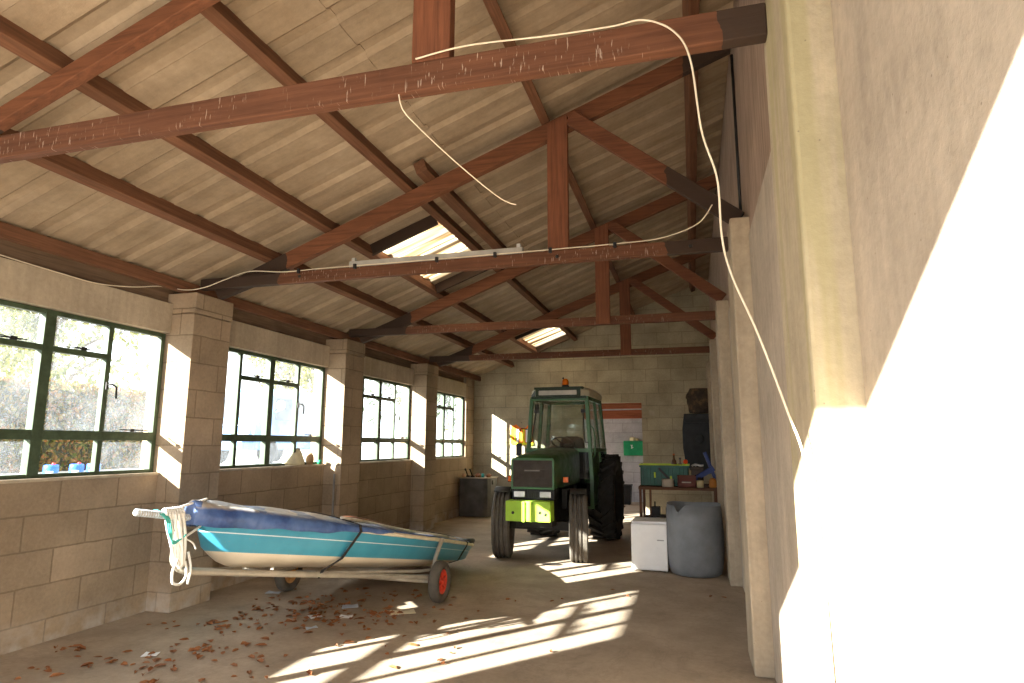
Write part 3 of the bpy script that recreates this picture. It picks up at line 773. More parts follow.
pts = [(.335,-1.27,.02), (.345,-1.255,.075), (P1[1][3][0]+.012, -1.19, P1[1][3][1]), (P0[1][-1][0]+.04, P0[0]-.03, P0[1][-1][1]-.02), (P0[1][-1][0]+.02, P0[0]-.02, P0[1][-1][1]+.03)]
h_ = P0[1][-1][0]; pts += [(h_*k, P0[0]+.02, P0[1][-1][1]+.028+RISE(.30)*(1-abs(k)**1.6)) for k in (.8,.5,.2,-.2,-.5,-.8)] + [(-x, y_, z_) for x, y_, z_ in pts[:5][::-1]]
b = MB(); b.grid([[(p[0],p[1]-.017,p[2]),(p[0],p[1]+.017,p[2])] for p in pts]); b.build('strap', STRAP, BT, 0, .006)
band((.86, .885), .03, 'strap')
b = MB(); b.tube(spline([sheer(.93,-1,.02,.0), sheer(.965,-1,.03,.02), (-.3,LS+.03,.385), (0,LS+.035,.395), (.3,LS+.03,.385), sheer(.965,1,.03,.02), sheer(.93,1,.02,.0)], 6), .026, 8); b.build('stern_fender', BLACK, BT)
# rope on the bow, trolley
b = MB(); b.tube([(0,-2.72,.37), (0,-2.2,.37)], .016, 10); tr0 = b.build('trolley_handle', GALV, BT)
b = MB()
for k in range(26):
    a = k*.9; b.lathe([(.016,-.006), (.023,0), (.016,.006)], 10, Matrix.Translation((0,-2.71+k*.018,.37)) @ Matrix.Rotation(PI/2+.25, 4, 'X'))
b.build('grip_cord', plain('pale blue and white cord', (.55,.62,.70), .7, 0, .4, 40), tr0)
b = MB()
b.tube(spline([(0,-2.36,.365), (0,-2.37,.28), (0,-2.365,.14), (0,-2.33,.09), (0,-2.25,.06), (.05,-2.05,.052), (.25,-1.5,.046), (.5,-.75,.04), (.74,-.03,.035)], 8), .021, 10)
b.tube(spline([(0,-2.25,.06), (-.05,-2.05,.052), (-.25,-1.5,.046), (-.5,-.75,.04), (-.74,-.03,.035)], 8), .024, 10)
b.tube([(-.70,0,0), (.70,0,0)], .022, 10); b.tube([(-.30,-1.35,.044), (.30,-1.35,.044)], .018, 8)
for s in (-1, 1): b.tube([(s*.72,-.02,.03), (s*.70,.06,.20), (s*.735,.1,.37)], .020, 8); b.tube([(s*.2,-1.1,.05), (s*.62,-.1,.08), (s*.70,.02,.1)], .014, 8)
b.build('trolley_frame', GALV, BT)
RED = plain('red plastic hub', (.62,.06,.03), .45); YEL = plain('faded orange hub', (.55,.28,.10), .5)
for s, hm in ((1, RED), (-1, YEL)):
    M = Matrix.Translation((s*.785,0,0)) @ Matrix.Rotation(PI/2, 4, 'Y')
    b = MB(); p = [(.105,-.03), (.125,-.045), (.155,-.048), (.174,-.035), (.18,-.012), (.18,.012), (.174,.035), (.155,.048), (.125,.045), (.105,.03), (.105,-.03)]
    b.lathe(p, 40, M); t = b.build('trolley_wheel', RUBBER, BT)
    b = MB()
    for q in (-1, 1): b.lathe([(0,q*.03), (.03,q*.03), (.034,q*.018), (.085,q*.012), (.09,q*.03), (.107,q*.03)], 32, M)
    for k in range(6):
        a = k*PI/3; b.box((.03,-.008,-.028), (.09,.008,.028), M @ Matrix.Rotation(a, 4, 'Z'))
    b.tube([(s*.70,0,0), (s*.83,0,0)], .016, 10); tag(b.build('wheel_hub', hm, t), 'red wheel hub' if s > 0 else 'faded orange wheel hub')
# hanging rope hank
b = MB(); A = Vector((1.47, 3.2, 0))
H0 = Matrix.Rotation(PITCH, 4, 'X'); O = Vector(AX)
def L2W(p): return O + H0 @ Vector(p)
hx, hy, hz = L2W((0,-2.47,.385))
for k in range(5):
    dy = (k-2)*.022; dx = .012*((k*7) % 3-1); zl = hz-.27-.03*((k*37) % 5)/4
    b.tube(spline([(hx+dx+.03,hy+dy,hz), (hx+dx+.04,hy+dy+.004,hz-.07), (hx+dx*.7+.04,hy+dy*.7+.035,hz-.19), (hx+dx*.6+.04,hy+dy*.5+.055,zl), (hx+dx*.6+.045,hy+dy*.5+.065,zl-.02), (hx+dx*.5+.05,hy+dy*.5+.07,zl+.03), (hx+dx+.05,hy+dy+.04,hz-.13), (hx+dx+.035,hy+dy+.02,hz)], 6), .0085, 7)
b.tube(spline([(hx+.05,hy+.04,hz-.27), (hx+.05,hy+.01,hz-.335), (hx+.05,hy+.02,hz-.40), (hx+.05,hy+.08,hz-.415), (hx+.05,hy+.12,hz-.37), (hx+.05,hy+.10,hz-.29)], 8), .008, 7)
b.tube(spline([(hx+.05,hy+.12,hz-.24), (hx+.05,hy+.15,hz-.34), (hx+.05,hy+.135,hz-.43)], 8), .008, 7)
for k in range(7):
    b.tube(spline([(hx-.032,hy+.08-.022*k,hz-.01), (hx,hy+.08-.02*k,hz+.028), (hx+.034,hy+.075-.022*k,hz+.0), (hx+.03,hy+.08-.02*k,hz-.03)], 5), .008, 7)
b.tube(spline([(hx,hy+.05,hz+.025), (hx+.01,hy+.17,hz+.045), (hx,hy+.30,hz+.06)], 6), .007, 7)
b.tube(spline([(hx+.04,hy+.09,hz-.15), (hx+.03,hy+.18,hz-.12), (hx,hy+.29,hz-.09)], 6), .007, 7); b.tube(spline([(hx+.04,hy+.1,hz-.16), (hx+.05,hy+.15,hz-.19), (hx+.05,hy+.18,hz-.23)], 6), .005, 6)
rp = tag(b.build('rope_hank', ROPE), 'white rope hank looped over the trolley handle at the bow', 'rope')
b = MB()
for k in range(3):
    b.tube(spline([(hx-.03,hy-.09+k*.012,hz+.025), (hx+.05,hy-.08+k*.012,hz-.02), (hx+.06,hy-.06+k*.012,hz-.10), (hx+.062,hy-.02,hz-.155-k*.008), (hx+.065,hy+.04,hz-.15), (hx+.065,hy+.075,hz-.13)], 6), .0045, 6)
tag(b.build('tie_twine', TEALR, rp), 'teal twine binding')
# spars lying along the cover
def on_cover(t, x, dz): 
    y, P = sec(t); h = P[-1][0]; k = min(1, abs(x)/h); rise = RISE(t)
    return L2W((x, y, P[-1][1]+.02+rise*(1-k**1.6)+dz))
b = MB(); pts = [on_cover(.40+.035*k, .16+.01*k, .022) for k in range(8)]
b.tube(pts, .02, 8, True, [.012,.03,.034,.034,.03,.026,.02,.012]); tag(b.build('wooden_tiller', timber_mat('varnished brown wood', (.17,.06,.03), 'y')), 'brown wooden tiller lying on the blue boat cover', 'tiller')
b = MB(); b.tube([on_cover(.30+.06*k, .36, .016) for k in range(11)], .013, 8); tag(b.build('slim_spar', plain('pale alloy spar', (.66,.6,.5), .4, .3)), 'slim pale spar lying along the blue boat cover', 'spar')
b = MB(); q = on_cover(.33, .02, .03); b.lathe([(0,0), (.02,0), (.022,.02), (.016,.04), (0,.045)], 14, Matrix.Translation(q)); tag(b.build('mast_step_cap', plain('pink brown cap', (.5,.3,.24), .5), cov), None)

# ------------------------------------------------------------------ tub, fridge, table and what stands there
b = MB(); n = 64; rows = []
for r, z in ((.0,.012), (.25,.0), (.275,.015), (.30,.08), (.315,.25), (.318,.42), (.308,.6), (.30,.75), (.29,.745), (.298,.6), (.306,.42), (.303,.25), (.288,.08), (.26,.03), (0,.028)):
    row = []
    for k in range(n):
        a = 2*PI*k/n; zz = z
        if z > .7:
            d = (a - R(232) + PI) % (2*PI) - PI      # notch cut from the rim
            zz = z - (.075*(1-(abs(d-.06)/.30)) if abs(d-.06) < .30 and d > -.08 else 0) + .008*math.sin(3*a)
        row.append((r*math.cos(a)*.98, r*math.sin(a), zz))
    rows.append(row)
b.grid(rows, True, False, True)
o = b.build('plastic_tub', plain('grey plastic drum', (.20,.215,.235), .5, 0, .15, 7)); o.location = (4.485, 7.56, .001)
tag(o, 'tall grey open plastic tub with a notched rim, beside the white fridge', 'tub')
FR = empty('small_fridge', (3.995, 7.66, 0), 'small white fridge standing in front of the workbench', 'fridge', None, (0,0,-.03))
b = MB(); b.box((-.195,-.15,.012), (.195,.27,.525)); b.build('body', WHITE, FR, .008)
b = MB(); b.box((-.198,-.205,.03), (.198,-.155,.518)); d = b.build('door', WHITE, FR, .008)
b = MB(); b.box((.09,-.212,.345), (.165,-.204,.357)); b.build('handle', plain('grey handle', (.4,.4,.4), .4), d)
b = MB(); b.box((-.2,-.155,.527), (.2,.27,.546)); b.build('worktop', WHITE, FR, .006)
for x in (-.16,.16):
    for y in (-.12,.23): b = MB(); b.lathe([(0,0), (.02,0), (.02,.014), (0,.014)], 12, Matrix.Translation((x,y,0))); b.build('foot', BLACK, FR)
# workbench
WB = empty('workbench', (4.29, 9.95, 0), 'rusty steel workbench with thin legs along the end of the right wall', 'table')
RUSTY = plain('rusty steel', (.16,.075,.045), .75, .2); WT = timber_mat('worn bench top', (.17,.085,.05), 'x')
ZW = .80
b = MB(); b.box((-.58,-.33,ZW-.045), (.54,.45,ZW)); b.build('bench_top', WT, WB, .004)
for x in (-.555,.515):
    for y in (-.30,.42):
        b = MB(); b.box((x-.018,y-.018,0), (x+.018,y+.018,ZW-.046)); b.build('leg', RUSTY, WB, .003)
b = MB(); b.box((-.45,.05,0), (-.42,.08,ZW-.046)); b.build('leg', RUSTY, WB, .003)
b = MB(); b.box((-.53,-.28,.30), (.49,.4,.325)); b.build('shelf', WT, WB, .003)
def on(x, y): return (x, y, ZW)
CR = empty('plastic_crate', (4.08, 10.02, ZW), 'dark green plastic crate with yellow rim standing on the workbench', 'crate')
GC = plain('dark green crate plastic', (.02,.115,.085), .45); YE = plain('yellow green plastic', (.55,.72,.04), .45)
b = MB(); hx_, hy_ = .35,.2
for lo, hi in (((-hx_,-hy_,0),(hx_,hy_,.015)), ((-hx_,-hy_,0),(hx_,-hy_+.015,.30)), ((-hx_,hy_-.015,0),(hx_,hy_,.30)), ((-hx_,-hy_,0),(-hx_+.015,hy_,.30)), ((hx_-.015,-hy_,0),(hx_,hy_,.30))): b.box(lo, hi)
for k in range(13):
    x = -hx_+.03+k*.053; b.box((x,-hy_-.012,.02), (x+.014,-hy_,.28))
b.box((-hx_-.014,-hy_-.014,.272), (hx_+.014,-hy_,.30)); b.build('crate_body', GC, CR, .003)
b = MB()
for lo, hi in (((-hx_-.016,-hy_-.016,.302),(hx_+.016,-hy_+.012,.318)), ((-hx_-.016,hy_-.012,.302),(hx_+.016,hy_+.016,.318)), ((-hx_-.016,-hy_+.012,.302),(-hx_+.012,hy_-.012,.318)), ((hx_-.012,-hy_+.012,.302),(hx_+.016,hy_-.012,.318)), ((-.15,-hy_-.018,.12),(-.125,-hy_-.01,.2)), ((.08,-hy_-.018,.06),(.11,-hy_-.01,.15))): b.box(lo, hi)
b.build('rim_strip', YE, CR, .002)
b = MB(); b.beam((-.08,-.225,.26), (.14,-.235,.03), .02, .03); b.build('carry_strap', BLACK, CR)
BX = empty('open_box', (4.40, 9.70, ZW), 'small brown open-fronted box on the front edge of the workbench', 'box')
b = MB(); b.box((-.13,-.06,0),(.13,.08,.012)); b.box((-.13,-.06,.0),(-.118,.08,.165)); b.box((.118,-.06,0),(.13,.08,.165)); b.box((-.13,.068,0),(.13,.08,.165)); b.box((-.13,-.06,0),(.13,-.05,.06)); b.build('box_body', plain('red brown box', (.17,.05,.035), .6), BX)
b = MB(); b.box((-.07,-.045,.05),(.06,.03,.075)); b.build('papers', plain('pale papers', (.6,.55,.48), .7), BX)
b = MB(); b.lathe([(0,0),(.082,0),(.085,.01),(.085,.105),(.08,.11),(.074,.105),(.074,.015),(0,.015)], 28, Matrix.Translation(on(4.13,9.69))); tag(b.build('round_tub', plain('beige tub', (.5,.44,.36), .6)), 'low round beige tub beside the brown box on the workbench', 'tub')
b = MB(); b.lathe([(0,-.035),(.02,-.03),(.033,-.012),(.035,0),(.033,.012),(.02,.03),(0,.035)], 18, Matrix.Translation((4.39,9.98,ZW+.354))); tag(b.build('orange_ball', plain('bright red orange plastic', (.85,.09,.015), .4)), 'bright orange ball on the right end of the green crate', 'ball')
for k, (x, c, lab) in enumerate(((4.17,(.12,.06,.03),'taller brown bottle standing in the green crate'), (4.26,(.2,.17,.12),'shorter grubby bottle standing in the green crate'))):
    b = MB(); h = .46 if k == 0 else .40; b.lathe([(0,.016),(.038,.016),(.04,.03),(.04,h-.14),(.03,h-.09),(.014,h-.06),(.014,h-.01),(0,h-.01)], 18, Matrix.Translation((x+.05,10.02,ZW+.0005))); o = b.build('bottle', plain(f'bottle {k}', c, .25)); tag(o, lab, 'bottle', 'bottles in the green crate')
    b = MB(); b.lathe([(0,h-.012),(.017,h-.012),(.017,h+.012),(0,h+.012)], 12, Matrix.Translation((x+.05,10.02,ZW+.0005))); b.build('cap', plain(f'bottle cap {k}', (.5,.12,.03) if k == 0 else (.08,.08,.08), .4), o)
BLUE = plain('blue steel tool', (.02,.04,.17), .45)
VS = empty('bench_stand', (4.70, 9.87, ZW), 'blue steel cross-armed tool stand at the right end of the workbench', 'tool')
b = MB(); b.beam((-.20,0,.10), (.09,0,.27), .05, .075, (0,0,1)); b.build('lower_arm', BLUE, VS, .006)
b = MB(); b.beam((-.03,.06,.50), (.13,.06,.04), .05, .055, (0,1,0)); b.build('upper_arm', BLUE, VS, .006)
b = MB(); b.box((-.20,-.10,.0),(.16,.14,.035)); b.lathe([(0,0),(.05,0),(.05,.1),(0,.1)], 16, Matrix.Translation((-.12,.02,.035))); b.build('base', plain('dark tool base', (.07,.045,.03), .7), VS, .006)
b = MB()
for k in range(3): b.tube(spline([(4.48+.03*k,9.93+.02*k,ZW+.295),(4.53,9.95,ZW+.315),(4.60,9.94+.02*k,ZW+.30),(4.64,9.95,ZW+.305)], 6), .014, 8)
tag(b.build('white_cloth', plain('white rag', (.7,.7,.68), .9)), 'white rag bundle lying behind the blue tool stand', 'cloth')
b = MB(); b.box((4.465,9.9,ZW),(4.64,10.02,ZW+.275)); b.box((4.46,9.895,ZW+.24),(4.645,10.025,ZW+.282)); tag(b.build('square_tin', plain('dark brown tin', (.06,.04,.03), .5), None, .006), 'dark square tin under the white rag on the workbench', 'tin')
b = MB(); b.lathe([(0,0),(.045,0),(.055,.03),(.05,.1),(.03,.13),(0,.135)], 18, Matrix.Translation(on(4.76,9.68))); tag(b.build('orange_pot', plain('dull orange pot', (.5,.2,.04), .5)), 'dull orange pot at the far right end of the workbench', 'pot')
b = MB(); b.lathe([(0,0),(.05,0),(.055,.09),(.045,.1),(0,.1)], 18, Matrix.Translation(on(4.585,9.66))); tag(b.build('cream_jar', plain('cream jar', (.6,.52,.3), .5)), 'small cream jar in front of the blue tool stand', 'jar')
b = MB(); z = .3255; b.box((3.86,9.78,z),(4.28,10.0,z+.05)); b.box((3.88,9.8,z+.05),(4.0,9.98,z+.17)); b.lathe([(0,0),(.06,0),(.06,.11),(0,.11)], 16, Matrix.Translation((4.14,9.88,z+.05))); b.tube([(3.93,9.8,z+.17),(3.93,9.8,z+.25)], .012, 8); b.tube([(4.14,9.88,z+.1),(4.26,9.86,z+.13)], .02, 8)
tag(b.build('small_engine', plain('oily dark metal', (.025,.023,.022), .5, .5), None, .008), 'oily black engine part on the shelf under the workbench', 'engine')

# black plastic panel and dirty bundle against the end wall
def slab(name, outline, y0, y1, m, lab, cat, bev=.02):
    b = MB(); b.prism(outline, y0, y1); return tag(b.build(name, m, None, bev, 0, 0, 3), lab, cat)
PB = plain('matt black moulded plastic', (.022,.024,.028), .6, 0, .3)
ol = [(4.37,1.98),(4.33,1.7),(4.33,1.35),(4.36,1.12),(4.44,.95),(4.56,.88),(4.92,.88),(4.92,1.98)]
b = MB(); b.prism(ol, 12.24, 12.35); 
b.lathe([(.03,0),(.085,0),(.095,.02),(.085,.04),(.03,.04)], 24, Matrix.Translation((4.62,12.242,1.52)) @ Matrix.Rotation(PI/2, 4, 'X'))
b.box((4.38,12.20,1.82),(4.9,12.25,1.88))
tag(b.build('moulded_tray', PB, None, .02, 0, 0, 3), 'large matt black moulded tray stood up against the end wall above the workbench', 'tray')
b = MB(); rr = random.Random(3); rows = []
for i in range(9):
    z = 1.99+.46*i/8; row = []
    for k in range(14):
        a = 2*PI*k/14; w = .235*(1-.25*abs(i-4)/4)*(.85+.3*rr.random()); row.append((4.655+w*math.cos(a), 12.27+.08*math.sin(a)*(.8+.3*rr.random()), z))
    rows.append(row)
b.grid(rows, True, False, True); b.f.append(list(range(14))); b.smooth.append(False); b.f.append([8*14+k for k in range(14)]); b.smooth.append(False)
def bundle_mat():
    n = N('mottled dusty leather'); c = n.ramp(n.noise(8, 5, .7), [(.3, (.02,.018,.016)), (.55, (.07,.05,.035)), (.75, (.22,.14,.08))]); return n.done(n.bsdf(c, .8, 0, n.bump(n.noise(12, 5), .7, .05), .2))
tag(b.build('leather_bundle', bundle_mat()), 'mottled dark brown bundle hanging on the end wall above the black tray', 'bundle')
b = MB(); b.box((3.70,YB-.022,1.98),(3.80,YB-.001,2.08)); b.lathe([(0,-.008),(.012,-.008),(.012,0)], 10, Matrix.Translation((3.75,YB-.022,2.03)) @ Matrix.Rotation(-PI/2, 4, 'X')); tag(b.build('wall_box', plain('stone coloured box', (.40,.34,.25), .6), None, .004), 'small square switch box on the end wall right of the doorway', 'switch')
# hi-vis vest on the end wall
HV = empty('hi_vis_vest', (1.07, YB, 1.8), 'orange and yellow high-visibility vest hung on the end wall', 'vest')
OV = plain('fluorescent orange cloth', (.95,.20,.02), .8, 0, .1); YV = plain('fluorescent yellow cloth', (.85,.8,.03), .8, 0, .1); SV = plain('silver tape', (.75,.75,.75), .4, .2, .05)
b = MB(); b.prism([(-.22,-.37),(.24,-.38),(.25,.0),(.16,.03),(.08,-.06),(-.04,-.05),(-.12,.02),(-.22,-.02)], -.04, -.012); b.build('vest_body', OV, HV, .008)
b = MB()
for x in (-.235,-.155,.03,.19): b.prism([(x,-.36),(x+.035,-.36),(x+.035,-.07),(x,-.07)], -.044, -.035)
b.prism([(-.23,-.40),(.25,-.41),(.25,-.365),(-.23,-.355)], -.044, -.012); b.build('yellow_binding', YV, HV)
for x in (-.11,.09): b = MB(); b.prism([(x,-.35),(x+.06,-.35),(x+.06,-.07),(x,-.07)], -.045, -.036); b.build('reflective_tape', SV, HV)
b = MB(); b.tube([(-.01,-.001,.05),(-.01,-.05,.06)], .005, 6); b.build('nail', DARKM, HV)
# steel tank in the left corner with scrap on top
TK = empty('steel_tank', (.34, 12.2, 0), 'dull grey steel tank with scrap on its lid in the left back corner', 'tank')
TKM = plain('dull dark steel', (.10,.092,.082), .55, .3, .3, 5); TKS = plain('dusty tan steel', (.40,.32,.23), .7, 0, .2)
b = MB(); b.prism([(-.30,-.27),(.20,-.27),(.27,-.22),(.31,-.12),(.31,.3),(-.30,.3)], .01, .74, 'z'); b.build('tank_body', TKM, TK, .02)
b = MB(); b.prism([(-.315,-.285),(.20,-.285),(.285,-.23),(.33,-.12),(.33,.31),(-.315,.31)], .741, .76, 'z'); b.build('lid', TKS, TK, .006)
b = MB(); b.box((.311,-.06,.62),(.33,-.02,.70)); b.build('catch', DARKM, TK)
zt = .7615
b = MB(); b.tube([(.16,12.1,zt+.02),(.13,12.06,zt+.13)], .014, 8); b.tube([(.13,12.06,zt+.13),(.12,12.04,zt+.16)], .02, 8); b.box((.13,12.08,zt),(.20,12.13,zt+.03)); tag(b.build('pincers', DARKM), 'leftmost upright iron tool on the steel tank lid', 'tool')
b = MB(); b.tube([(.27,12.06,zt+.02),(.22,12.03,zt+.16)], .014, 8); b.box((.24,12.03,zt),(.31,12.09,zt+.03)); tag(b.build('chisel', DARKM), 'upright iron chisel beside the coppery scrap on the tank lid', 'tool')
b = MB(); b.lathe([(0,0),(.03,0),(.035,.02),(.03,.05),(.015,.07),(0,.072)], 16, Matrix.Translation((.09,12.04,zt))); tag(b.build('copper_cap', plain('pale copper', (.6,.33,.2), .4, .4)), 'pale copper cap at the left edge of the tank lid', 'fitting')
b = MB(); b.lathe([(0,0),(.03,0),(.03,.075),(0,.075)], 16, Matrix.Translation((.50,12.02,zt))); tag(b.build('teal_tin', plain('teal tin', (.05,.36,.34), .4)), 'small teal tin on the tank lid', 'tin')
for k, (x, y, s_) in enumerate(((.36,12.12,.05),(.43,12.05,.04),(.58,12.14,.045))):
    b = MB(); b.lathe([(0,0),(s_,.0),(s_*1.05,s_*.8),(s_*.6,s_*1.5),(0,s_*1.6)], 12, Matrix.Translation((x,y,zt)) @ Matrix.Rotation(0, 4, 'X')); b.tube([(x-.05,y,zt+.02),(x+.06,y+.02,zt+.04)], .016, 8)
    tag(b.build('pipe_fitting', plain(f'coppery scrap {k}', (.28,.12,.06), .5, .4)), ['reddish pipe fitting in the middle of the tank lid','smaller reddish pipe fitting left of the teal tin','reddish pipe fitting right of the teal tin'][k], 'fitting', 'pipe fittings on the tank lid')

# ------------------------------------------------------------------ back room things
b = MB(); b.box((2.83,16.16,1.14),(3.33,16.298,1.50)); fa = tag(b.build('first_aid_box', plain('bright green box', (.01,.30,.12), .45), None, .012), 'bright green wall box with a small white mark in the back room', 'box')
b = MB(); b.box((3.02,16.155,1.31),(3.05,16.162,1.40)); b.box((3.035,16.155,1.33),(3.075,16.162,1.35)); b.box((3.01,16.155,1.385),(3.06,16.162,1.405)); b.build('white_mark', WHITE, fa)
b = MB(); b.box((2.86,16.155,1.46),(3.30,16.163,1.468)); b.build('lid_seam', plain('green seam', (.005,.16,.07), .5), fa)
b = MB(); b.lathe([(0,0),(.065,0),(.075,.03),(.075,.075),(.06,.09),(0,.09)], 20, Matrix.Translation((3.05,16.23,1.5015))); b.lathe([(0,.0),(.04,.0),(.045,.03),(.03,.06),(0,.06)], 16, Matrix.Translation((3.17,16.22,1.5015))); tag(b.build('tape_roll', plain('pale yellow tape', (.75,.68,.42), .6)), 'pale yellow roll on top of the green wall box', 'tape')
b = MB(); b.prism([(2.72,0),(3.02,0),(3.05,.42),(2.69,.42)], 15.5, 15.85); b.prism([(2.68,.42),(3.06,.42),(3.06,.46),(2.68,.46)], 15.48, 15.87); tag(b.build('dark_bin', BLACK, None, .01), 'dark plastic bin on the floor of the back room', 'bin')

# ------------------------------------------------------------------ window sill things
b = MB(); rr = random.Random(5); rows = []
for i, (s_, z) in enumerate(((1,0),(1.02,.03),(.85,.07),(.6,.12),(.33,.165),(.1,.19))):
    rows.append([(-.07+.055*s_*math.cos(2*PI*k/16)*(.9+.25*rr.random()), 6.62+(.20*s_*math.sin(2*PI*k/16))*(.9+.2*rr.random())+.08*(1-s_), ZS+.001+z*(1 if i == 0 else .9+.2*rr.random())) for k in range(16)])
b.grid(rows, True, False, True); b.f.append([5*16+k for k in range(16)]); b.smooth.append(True); b.f.append(list(range(16))); b.smooth.append(False)
tag(b.build('crumpled_sack', plain('cream paper sack', (.72,.68,.5), .8)), 'crumpled cream sack on the sill of the second window', 'sack')
b = MB(); b.lathe([(0,0),(.035,0),(.05,.05),(.045,.1),(.02,.14),(0,.145)], 16, Matrix.Translation((-.015,6.86,ZS+.001))); tag(b.build('brown_jug', plain('brown jug', (.35,.22,.11), .6)), 'small brown jug beside the cream sack on the sill', 'jug')
b = MB(); b.lathe([(0,0),(.025,0),(.032,.05),(.028,.05),(.022,.006),(0,.006)], 16, Matrix.Translation((-.01,7.06,ZS+.001))); tag(b.build('green_pot', plain('green plastic', (.02,.25,.12), .5)), 'tiny green pot at the far end of the second window sill', 'pot')

# ------------------------------------------------------------------ litter on the floor
LEAF = leaf_mat('dead leaf brown', (.33,.12,.045), (.42,.18,.075), (.24,.10,.045))
b = MB(); rr = random.Random(11)
cl = [(.75,4.3,.26,30),(1.35,3.9,.3,40),(1.0,3.5,.35,26),(1.5,4.9,.33,60),(1.25,5.2,.28,50),(1.75,4.7,.25,34),(1.95,5.0,.25,30),(.6,3.2,.2,12),(1.1,4.5,.3,26),(.35,3.6,.14,14),(1.7,3.5,.5,20),(2.3,4.4,.6,22),(2.9,4.6,.6,10),(1.6,5.6,.5,40),(2.6,5.6,.6,10),(.9,5.0,.3,24),(4.0,6.5,.6,6)]
for cx_, cy_, sd, k in cl:
    for _ in range(int(k*.8)):
        x = cx_+rr.gauss(0,sd*.8); y = cy_+rr.gauss(0,sd*.42)
        if x < .08 or (x < .32 and 4.45 < y < 5.1) or y < 2.6 or x > 4.75: continue
        a = rr.random()*6.3; L = .016+.030*rr.random()**1.4; w = L*(.35+.3*rr.random()); h = .004+.014*rr.random()
        M = Matrix.Translation((x,y,.004)) @ Matrix.Rotation(a,4,'Z')
        b.add([(-L,0,h*.3),(-L*.3,-w,h),(L*.5,-w*.7,h*1.3),(L,0,h*.2),(L*.5,w*.7,h*1.1),(-L*.3,w,h*.9),(0,0,0)], [(0,1,6),(1,2,6),(2,3,6),(3,4,6),(4,5,6),(5,0,6)], False, M)
tag(b.build('dead_leaves', LEAF), 'dead brown leaves drifted over the floor below the boat', 'leaves', None, 'stuff')
PAP = plain('white paper', (.78,.78,.78), .8, 0, .04); PAPB = plain('bluish paper', (.45,.5,.58), .7, 0, .06); SUNP = plain('sunlit cream', (.85,.76,.55), .8, 0, .05)  # cream sheet paints a patch of sunlight on the floor; others are paper
for px, py_, w, l, a, m, lab in ((.96,3.66,.05,.035,.3,PAP,'white paper scrap nearest the left wall, on the bare floor'), (1.47,4.80,.05,.04,1.0,PAP,'crumpled white paper scrap among leaves under the middle of the boat'), (1.72,4.86,.055,.04,.2,PAP,'white paper scrap right of the crumpled one, below the black boat strap'), (1.58,5.17,.07,.05,.5,PAPB,'wider bluish paper scrap directly under the boat hull'), (.62,5.42,.07,.035,.1,PAPB,'bluish paper scrap close to the far trolley wheel'), (1.63,4.51,.045,.02,.9,PAPB,'narrow bluish scrap on open floor, nearest the sunlit patch'), (2.10,5.12,.11,.06,.5,SUNP,'sunlit cream sheet standing in for a sun patch on the floor near the red trolley wheel')):
    b = MB(); M = Matrix.Translation((px,py_,.003)) @ Matrix.Rotation(a,4,'Z')
    b.add([(-w,-l,0),(0,-l*1.1,.006),(w,-l*.8,.002),(w*.9,l,.01),(.1*w,l*.8,.004),(-w*.95,l*.9,.012)], [(0,1,4,5),(1,2,3,4)], False, M)
    tag(b.build('paper_or_sun_patch', m, None, 0, .002), lab, 'paper', 'paper scraps on the floor')
b = MB(); rows = [[(2.84+r_*math.cos(2*PI*k/24)*(1+.2*math.sin(3*k)), 7.62+r_*.6*math.sin(2*PI*k/24), .002) for k in range(24)] for r_ in (.02,.13)]
b.grid(rows, True, False, True); b.f.append(list(range(24))); b.smooth.append(True); tag(b.build('oil_stain', plain('oil stain', (.05,.042,.035), .6)), 'dark oil stain on the floor under the tractor front', 'stain')

# ------------------------------------------------------------------ outdoors
GRAV = concrete_mat('pale gravel yard', (.50,.46,.40), streak=False)
TURF = plain('rough grass bank', (.20,.22,.10), .9, 0, .35, 3)
b = MB(); b.box((-1.2,-40,-.3),(60,YF-.11,-.02)); struct(b.build('ground_yard', GRAV))
b = MB(); b.prism([(-80,-.3),(-.22,-.3),(-.22,.0),(-1.2,.88),(-80,.9)], -40, 70); struct(b.build('ground_bank', GRAV))
b = MB(); b.box((-.22,16.6,-.3),(60,70,-.02)); struct(b.build('ground_beyond', TURF))
def leaves(b, pts, rr, size):
    for p in pts:
        M = Matrix.Translation(p) @ Euler((rr.random()*6.3, rr.random()*6.3, rr.random()*6.3)).to_matrix().to_4x4()
        L = size*(.7+.6*rr.random())
        b.add([(-L,0,0),(0,-L*.5,L*.12),(L,0,0),(0,L*.5,L*.12)], [(0,1,2,3)], False, M)
HG = leaf_mat('autumn hedge leaf', (.11,.13,.02), (.21,.15,.03), (.27,.11,.03))
rr = random.Random(21)
HE = empty('hedge', (-7.3, 6, .89), 'clipped green and russet hedge outside the first window', 'hedge')
b = MB(); b.box((-.42,-7.5,0),(.35,5.3,1.5)); b.build('hedge_core', plain('hedge shade twig', (.05,.05,.02), .9), HE)
b = MB(); pts = []
for _ in range(15000):
    y = 5.4-11*rr.random()**1.0
    if rr.random() < .8: pts.append((.38+rr.gauss(0,.05), y, 1.64*rr.random()))
    else: pts.append((-.45+.85*rr.random(), y, 1.58+rr.gauss(0,.04)))
leaves(b, pts, rr, .055); b.build('foliage', HG, HE)
BLUEC = plain('bright blue plastic', (.03,.13,.62), .4, 0, .06)
